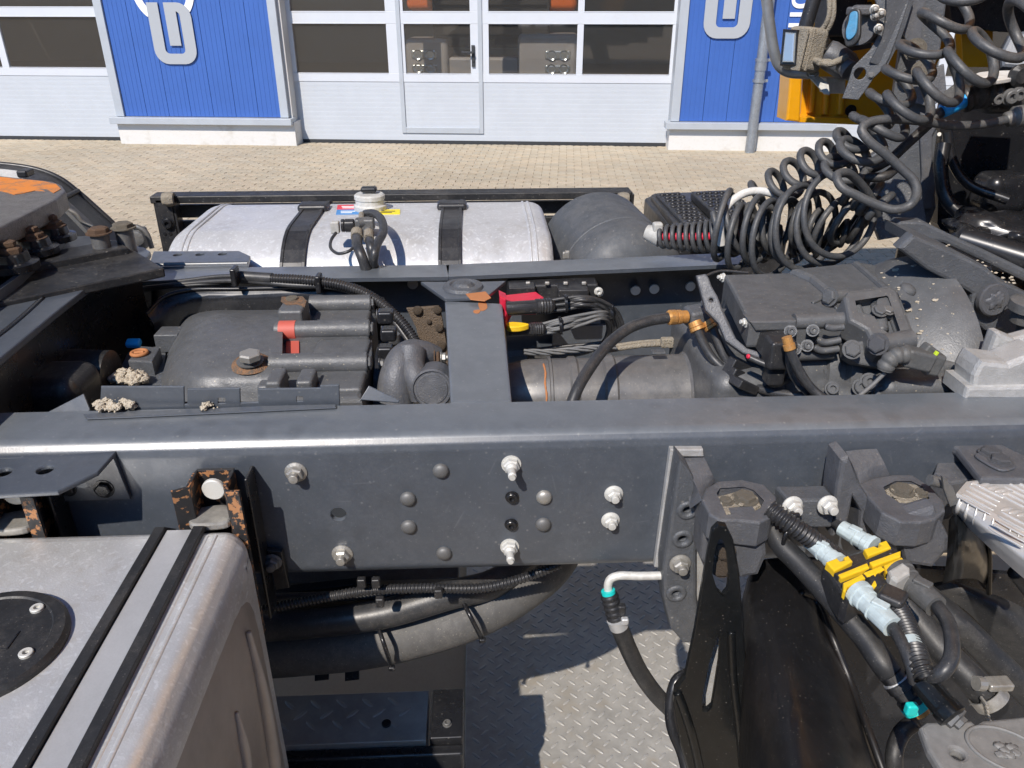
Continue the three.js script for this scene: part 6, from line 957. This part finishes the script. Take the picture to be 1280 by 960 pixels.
  // folded tread step
  const ys = 1.074, ts = obj('tread_step', [patch([[Y(1208, 602, ys), Y(1240, 598, ys), Y(1290, 594, ys), Y(1335, 591, ys)], [Y(1196, 616, ys), Y(1240, 640, ys), Y(1290, 668, ys), Y(1335, 694, ys)]], 0.004), patch([[Y(1196, 616, ys), Y(1240, 640, ys), Y(1290, 668, ys), Y(1335, 694, ys)], [Y(1192, 628, ys - 0.012), Y(1238, 664, ys - 0.012), Y(1288, 702, ys - 0.012), Y(1335, 734, ys - 0.012)], [Y(1190, 640, ys - 0.045), Y(1236, 684, ys - 0.045), Y(1286, 728, ys - 0.045), Y(1335, 764, ys - 0.045)]], 0.004)], M.treadAlu, truck, 'bright ribbed aluminium tread step at the right edge');
  const bars = (list, len, w) => list.map(([x, py, a]) => { const p = Y(x, py, ys + 0.0005); return orient(lump(V(0, 0, 0), len, 0.0018, w, 2, 0).rotateY(a), p, YY); });
  const td = Y(1240, 640, ys).sub(Y(1196, 616, ys)), ta = Math.atan2(-td.z, td.x);
  const five = (x, py, dx, dy) => [0, 1, 2, 3, 4].map(i => [x + dx * i, py + dy * i, ta]), oval = (x, py, n = 5) => Array.from({ length: n }, (_, i) => [x + 10 * i, py + 3.2 * i, ta + 1.45]);
  obj('tread_bars', [bars([...five(1234, 612, -4.0, 5.0), ...five(1282, 608, -3.8, 4.6), ...five(1272, 650, -3.8, 5.4), ], 0.024, 0.0026), bars([...oval(1220, 603), ...oval(1258, 636), ...oval(1290, 630)], 0.0105, 0.0035)].flat(), M.treadAlu, ts);
  obj('edge_bars', [0, 1, 2, 3, 4, 5, 6, 7, 8, 9].filter(i => i !== 5).map(i => sweep([Y(1200 + i * 10.5, 622 + i * 6.6, ys), Y(1197 + i * 10.5, 634 + i * 7.2, ys - 0.014), Y(1195 + i * 10.5, 644 + i * 7.6, ys - 0.036)], 10, t => 0.0008 + 0.0022 * Math.sin(Math.PI * t), 8)), M.treadAlu, ts);
  obj('black_shroud', [patch([zl([[1186, 650, 0.1], [1196, 640, 0.1], [1214, 642, 0.08], [1232, 664, 0.06]]), zl([[1184, 690, 0.12], [1198, 676, 0.16], [1218, 680, 0.14], [1236, 700, 0.08]]), zl([[1178, 730, 0.08], [1196, 724, 0.12], [1220, 724, 0.1], [1238, 740, 0.06]])], 0.01), hose(zl([[1214, 642, 0.085], [1230, 660, 0.075], [1236, 690, 0.08], [1236, 742, 0.08]]), 0.004)], M.gloss, truck, 'glossy black shroud beside the right cab mount');
  // pressed black bracket with window and slot
  const pp = Z(905, 700, 0.18), pn = V(-0.12, 0.08, 1);
  const pb = obj('pressed_bracket', [plateN([[890, 664], [898, 656], [908, 658], [917, 676], [924, 715], [928, 760], [931, 805], [944, 970], [944, 1010], [868, 1010], [862, 970], [850, 930], [842, 880], [843, 862], [856, 846], [868, 790], [877, 735], [883, 700]], pp, pn, 0.012, { bev: 0.0025, holes: [{ pts: [[894, 678], [899, 671], [905, 673], [911, 690], [914, 720], [912, 740], [904, 749], [895, 741], [888, 718], [890, 695]] }, { pts: [[894, 796], [899, 793], [903, 799], [901, 830], [896, 862], [892, 886], [885, 892], [876, 891], [876, 868], [884, 830]] }] })], M.gloss, truck, 'glossy black pressed bracket with window and long slot');
  obj('bracket_bead', [sweep([[914, 790], [917, 850], [924, 910], [930, 980]].map(p => onPlane(p[0], p[1], pp, pn.clone().normalize())), 30, 0.006, 8), sweep([[847, 866], [856, 890], [868, 930], [880, 990]].map(p => onPlane(p[0], p[1], pp, pn.clone().normalize())), 30, 0.007, 8)], M.gloss, pb);
  for (const [x, py] of [[906, 688], [901, 709]]) put('bolt', FG.hexHead, M.rustBrown, pb, Z(x, py, 0.135), V(-0.5, 0.2, 1), 0.0125, 0.4);
  obj('pale_web', [plateZ([[866, 650], [884, 656], [880, 730], [872, 760], [862, 740]], 0.03, 0.006), plateN([[878, 780], [910, 780], [910, 900], [874, 900]], pp.clone().addScaledVector(pn, -0.05), pn, 0.006)], M.whiteCast, truck);
  obj('looped_cable', hose(zl([[862, 840, 0.1], [846, 850, 0.11], [838, 880, 0.13], [840, 910, 0.15], [852, 940, 0.17], [862, 980, 0.2]]), 0.009), M.black, truck);
  // black duct
  const du = obj('air_duct', patch([
    zl([[934, 724, 0.04], [944, 704, 0.03], [964, 698, 0.025], [1000, 699, 0.02], [1014, 710, 0.02], [1024, 730, 0.01]]),
    zl([[924, 770, 0.10], [938, 748, 0.12], [966, 741, 0.12], [1000, 741, 0.12], [1022, 752, 0.11], [1040, 780, 0.06]]),
    zl([[922, 870, 0.16], [944, 842, 0.25], [980, 836, 0.27], [1022, 836, 0.26], [1056, 846, 0.23], [1076, 880, 0.14]]),
    zl([[926, 1000, 0.28], [956, 984, 0.40], [1000, 980, 0.44], [1060, 980, 0.43], [1100, 980, 0.36], [1122, 1000, 0.26]])], 0.006, 6, 6), M.duct, truck, 'large smooth black air duct in the lower right');
  obj('duct_edge', [sweep(zl([[1002, 741, 0.124], [1020, 752, 0.115], [1040, 795, 0.18], [1062, 850, 0.225], [1090, 925, 0.31], [1112, 985, 0.36]]), 50, 0.0055, 8)], M.duct, du);
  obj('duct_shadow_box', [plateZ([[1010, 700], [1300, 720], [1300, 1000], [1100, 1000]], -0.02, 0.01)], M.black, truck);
  // hoses and pipes on the right
  obj('thick_hose', [sweep(zl([[962, 652, 0.1], [976, 680, 0.13], [1000, 705, 0.16], [1030, 738, 0.2], [1058, 770, 0.24], [1082, 798, 0.27], [1104, 830, 0.3], [1120, 850, 0.31]]), 60, 0.0155, 18)], M.rubber, truck, 'thick black hose running down beside the duct');
  obj('conduit', [conduit(zl([[962, 636, 0.12], [978, 648, 0.135], [995, 660, 0.145], [1015, 674, 0.15], [1034, 688, 0.155], [1050, 700, 0.155]]), 0.0135)], M.plastic, truck, 'black corrugated conduit between the cab mounts');
  obj('cable_tie', [hose(zl([[998, 645, 0.115], [990, 656, 0.135], [982, 668, 0.145], [978, 684, 0.14]]), 0.003), boxAt(Z(993, 644, 0.12), 0.014, 0.01, 0.01)], M.black, truck);
  obj('dark_pipe', [sweep(zl([[1120, 740, 0.12], [1150, 780, 0.16], [1185, 820, 0.2], [1215, 850, 0.23], [1240, 880, 0.25]]), 40, 0.02, 18), sweep(zl([[1150, 740, 0.06], [1200, 782, 0.1], [1250, 832, 0.13], [1310, 890, 0.16]]), 40, 0.0215, 18), patch([zl([[1165, 735, 0.04], [1190, 728, 0.04], [1220, 735, 0.03]]), zl([[1215, 770, 0.05], [1240, 758, 0.07], [1280, 760, 0.05]]), zl([[1290, 860, 0.08], [1310, 830, 0.1], [1350, 830, 0.06]])], 0.01)], M.rubber, truck, 'glossy black pipes running to the lower right corner');
  obj('grey_cable', [hose(zl([[1270, 715, 0.15], [1290, 740, 0.15]]), 0.012)], M.hose, truck);
  // plugs: black holder with yellow locks
  const yp = 1.03, hd = obj('plug_holder', [plateY([[1030, 706], [1046, 697], [1108, 676], [1116, 682], [1140, 706], [1126, 716], [1062, 748], [1054, 742]], yp, 0.045, { bev: 0.005 }), plateY([[1043, 716], [1118, 684], [1122, 689], [1048, 722]], yp + 0.006, 0.01), plateY([[1052, 729], [1126, 698], [1130, 703], [1056, 734]], yp + 0.006, 0.01)], M.plastic, truck, 'black plug holder with yellow locks');
  const yl = (p, dy = 0.008) => obj('yellow_lock', plateY(p, yp + dy, 0.014, { bev: 0.002 }), M.yellow, hd);
  yl([[1033, 702], [1046, 697], [1050, 701], [1056, 700], [1055, 696], [1060, 694], [1066, 701], [1043, 714]]); yl([[1080, 686], [1092, 682], [1097, 684], [1102, 681], [1099, 678], [1108, 675], [1114, 684], [1085, 695]]);
  yl([[1048, 717.5], [1084, 703], [1087, 709], [1052, 722.5]]); yl([[1087, 702], [1126, 688], [1126, 695], [1091, 708]]);
  yl([[1054, 728], [1078, 717], [1082, 722], [1060, 733], [1057, 740], [1054, 737]]); yl([[1080, 715], [1101, 706.5], [1106, 711], [1097, 716], [1098, 722], [1111, 722], [1109, 727], [1092, 734], [1089, 731], [1093, 724], [1092, 718], [1084, 720]]); yl([[1105, 706], [1127, 696], [1133, 702], [1112, 713], [1108, 716]], 0.01);
  const plug = (a, b, r, m, name, rings = 1) => { const d = b.clone().sub(a), L = d.length(), pr = [[0, 0], [r * 1.25, 0], [r * 1.25, L * 0.12], [r * 1.1, L * 0.14], [r * 1.1, L * 0.28], [r, L * 0.3]]; for (let i = 0; i < rings; i++) pr.push([r * 1.0, L * (0.5 + i * 0.1)], [r * 1.1, L * (0.51 + i * 0.1)], [r * 1.1, L * (0.54 + i * 0.1)], [r, L * (0.55 + i * 0.1)]); pr.push([r * 0.95, L], [r * 0.7, L], [0, L * 0.98]); return obj(name, [turned(pr, a, d, 26), boxAt(a.clone().lerp(b, 0.6).add(V(0, r * 0.9, 0)), r * 0.9, r * 0.5, r * 1.4, 0.002, [0, 0.7, 0])], m, hd); };
  plug(Y(1048, 706, 1.025), Y(1012, 676, 1.025), 0.0119, M.paleBlue, 'pale_plug'); plug(Y(1092, 684, 1.025), Y(1052, 660, 1.025), 0.0119, M.paleBlue, 'pale_plug');
  plug(Y(1072, 740, 1.03), Y(1116, 784, 1.03), 0.014, M.paleBlue, 'pale_plug'); plug(Y(1122, 714, 1.035), Y(1170, 758, 1.035), 0.0151, M.connGrey, 'dark_plug');
  obj('grey_collar', plateY([[1111, 712], [1128, 702], [1138, 709], [1138, 716], [1122, 726], [1114, 720]], 1.056, 0.04, { bev: 0.004 }), M.lightGrey, hd);
  obj('plug_cable', [hose([Y(1114, 782, 1.03), Y(1126, 800, 1.035), Y(1136, 822, 1.03), Y(1142, 842, 1.02), Y(1144, 852, 1.01)], 0.0075, 12), hose([Y(1170, 756, 1.035), Y(1184, 776, 1.045), Y(1190, 800, 1.05), Y(1188, 826, 1.045), Y(1176, 842, 1.035), Y(1162, 846, 1.02)], 0.0085, 12), hose([Y(1014, 678, 1.02), Y(1018, 664, 1.0), Y(1012, 652, 0.99), Y(1004, 648, 0.985)], 0.0065, 10), hose([Y(1054, 661, 1.02), Y(1040, 652, 1.015), Y(1026, 650, 1.01), Y(1016, 656, 1.0)], 0.0065, 10)], M.hose, hd);
  obj('conduit', [conduit([Y(1092, 728, 1.02), Y(1112, 748, 1.025), Y(1126, 768, 1.03), Y(1140, 800, 1.03), Y(1150, 830, 1.03), Y(1158, 848, 1.025)], 0.0125, 0.0048)], M.plastic, truck, 'black corrugated conduit running down from the plug holder');
  obj('conduit_sleeve', [hose([Y(1086, 724, 1.02), Y(1100, 738, 1.025), Y(1116, 756, 1.03)], 0.0155, 14), boxAt(Y(1116, 745, 1.045), 0.03, 0.012, 0.03, 0.005, [0, 0.8, 0])], M.plastic, hd);
  obj('tape_mark', cyl(Y(1137.5, 803, 1.03), Y(1141.5, 812, 1.03), 0.0132), M.paleBlue, truck);
  obj('black_fitting', [turned([[0, 0], [0.013, 0], [0.0145, 0.012], [0.0145, 0.03], [0.016, 0.033], [0.016, 0.044], [0.011, 0.046], [0, 0.046]], Y(1152, 852, 1.01), Y(1186, 890, 1.0).sub(Y(1152, 852, 1.01)), 22)], M.gloss, truck, 'glossy black fitting beside the quick connector');
  obj('hex_fitting', turned([[0, 0], [0.014, 0], [0.014, 0.014], [0.008, 0.015], [0.008, 0.02], [0, 0.02]], Y(1183, 888, 0.995), V(0.5, -0.2, 0.8), 6), M.zincDark, truck);
  const qa = Z(1114, 842, 0.31), qb = Z(1150, 888, 0.34), q = qb.clone().sub(qa), qL = q.length();
  obj('quick_connector', [turned([[0, 0], [0.014, 0], [0.014, qL * 0.2], [0.0175, qL * 0.22], [0.0175, qL * 0.4], [0.0155, qL * 0.42], [0.0155, qL * 0.62], [0.018, qL * 0.64], [0.018, qL * 0.9], [0.013, qL * 0.94], [0, qL * 0.94]], qa, q, 24), boxAt(qa.clone().lerp(qb, 0.5).add(V(0.01, 0.012, 0)), 0.02, 0.014, 0.03, 0.004)], M.plastic, truck, 'black quick connector with turquoise lock');
  obj('locking_ring', [turned([[0.0165, 0], [0.019, 0.001], [0.019, 0.009], [0.0165, 0.01], [0.0165, 0]], qa.clone().lerp(qb, 0.78), q, 22), boxAt(Z(1139, 886, 0.36), 0.014, 0.016, 0.01, 0.003)], M.teal, truck, 'turquoise locking ring');
  obj('hose_clamp', [turned([[0.016, 0], [0.0175, 0.001], [0.0175, 0.009], [0.016, 0.01], [0.016, 0]], Z(1119, 848, 0.312), q, 24)], M.strap, truck); obj('brass_spigot', cyl(qa.clone().lerp(qb, 0.92), qa.clone().lerp(qb, 1.12), 0.009), M.brass, truck);
  const wc = Z(1236, 872, 0.25), wd = Z(1240, 880, 0.25).sub(Z(1215, 850, 0.23));
  obj('worm_clamp', [turned([[0.0225, -0.008], [0.0245, -0.008], [0.0245, 0.008], [0.0225, 0.008], [0.0225, -0.008]], wc, wd, 30), boxAt(wc.clone().add(V(0.006, 0.026, 0.0)), 0.034, 0.012, 0.02, 0.003), turned([[0, 0], [0.009, 0], [0.01, 0.004], [0.01, 0.012], [0, 0.013]], wc.clone().add(V(-0.014, 0.026, 0)), V(-1, 0.2, 0), 12), ...[0, 1, 2, 3, 4].map(i => boxAt(wc.clone().add(V(-0.02 + i * 0.002, 0.012 - i * 0.006, 0.016 + i * 0.0015)), 0.003, 0.004, 0.014, 0.0005))], M.zinc, truck, 'worm drive clamp on the glossy black pipe');
  const yc = 0.985, cv = obj('grey_cover', [plateY([[1150, 908], [1158, 902], [1214, 900], [1220, 905], [1228, 900], [1300, 893], [1340, 1000], [1190, 1000], [1176, 962], [1160, 936]], yc, 0.014, { bev: 0.004, holes: [[1197, 942, 8], [1164, 916, 4.5]] }), (() => { const c = Y(1258, 938, yc); const t = new THREE.TorusGeometry(0.034, 0.0022, 8, 40).rotateX(Math.PI / 2).scale(1.1, 1, 0.8).rotateY(-0.5); return t.translate(c.x, yc + 0.001, c.z); })(), ...[[1250, 932], [1256, 938], [1264, 934], [1262, 944], [1252, 943], [1270, 941]].map(p => lump(Y(p[0], p[1], yc + 0.0005), 0.006, 0.0022, 0.0045, 2, 0.3))], M.cover, truck, 'grey plastic cover in the lower right corner');
  obj('dark_hose', hose(zl([[1144, 902, 0.3], [1128, 915, 0.3], [1118, 940, 0.32], [1120, 985, 0.34]]), 0.011), M.rubber, truck);
}
renderer.render(scene, camera);
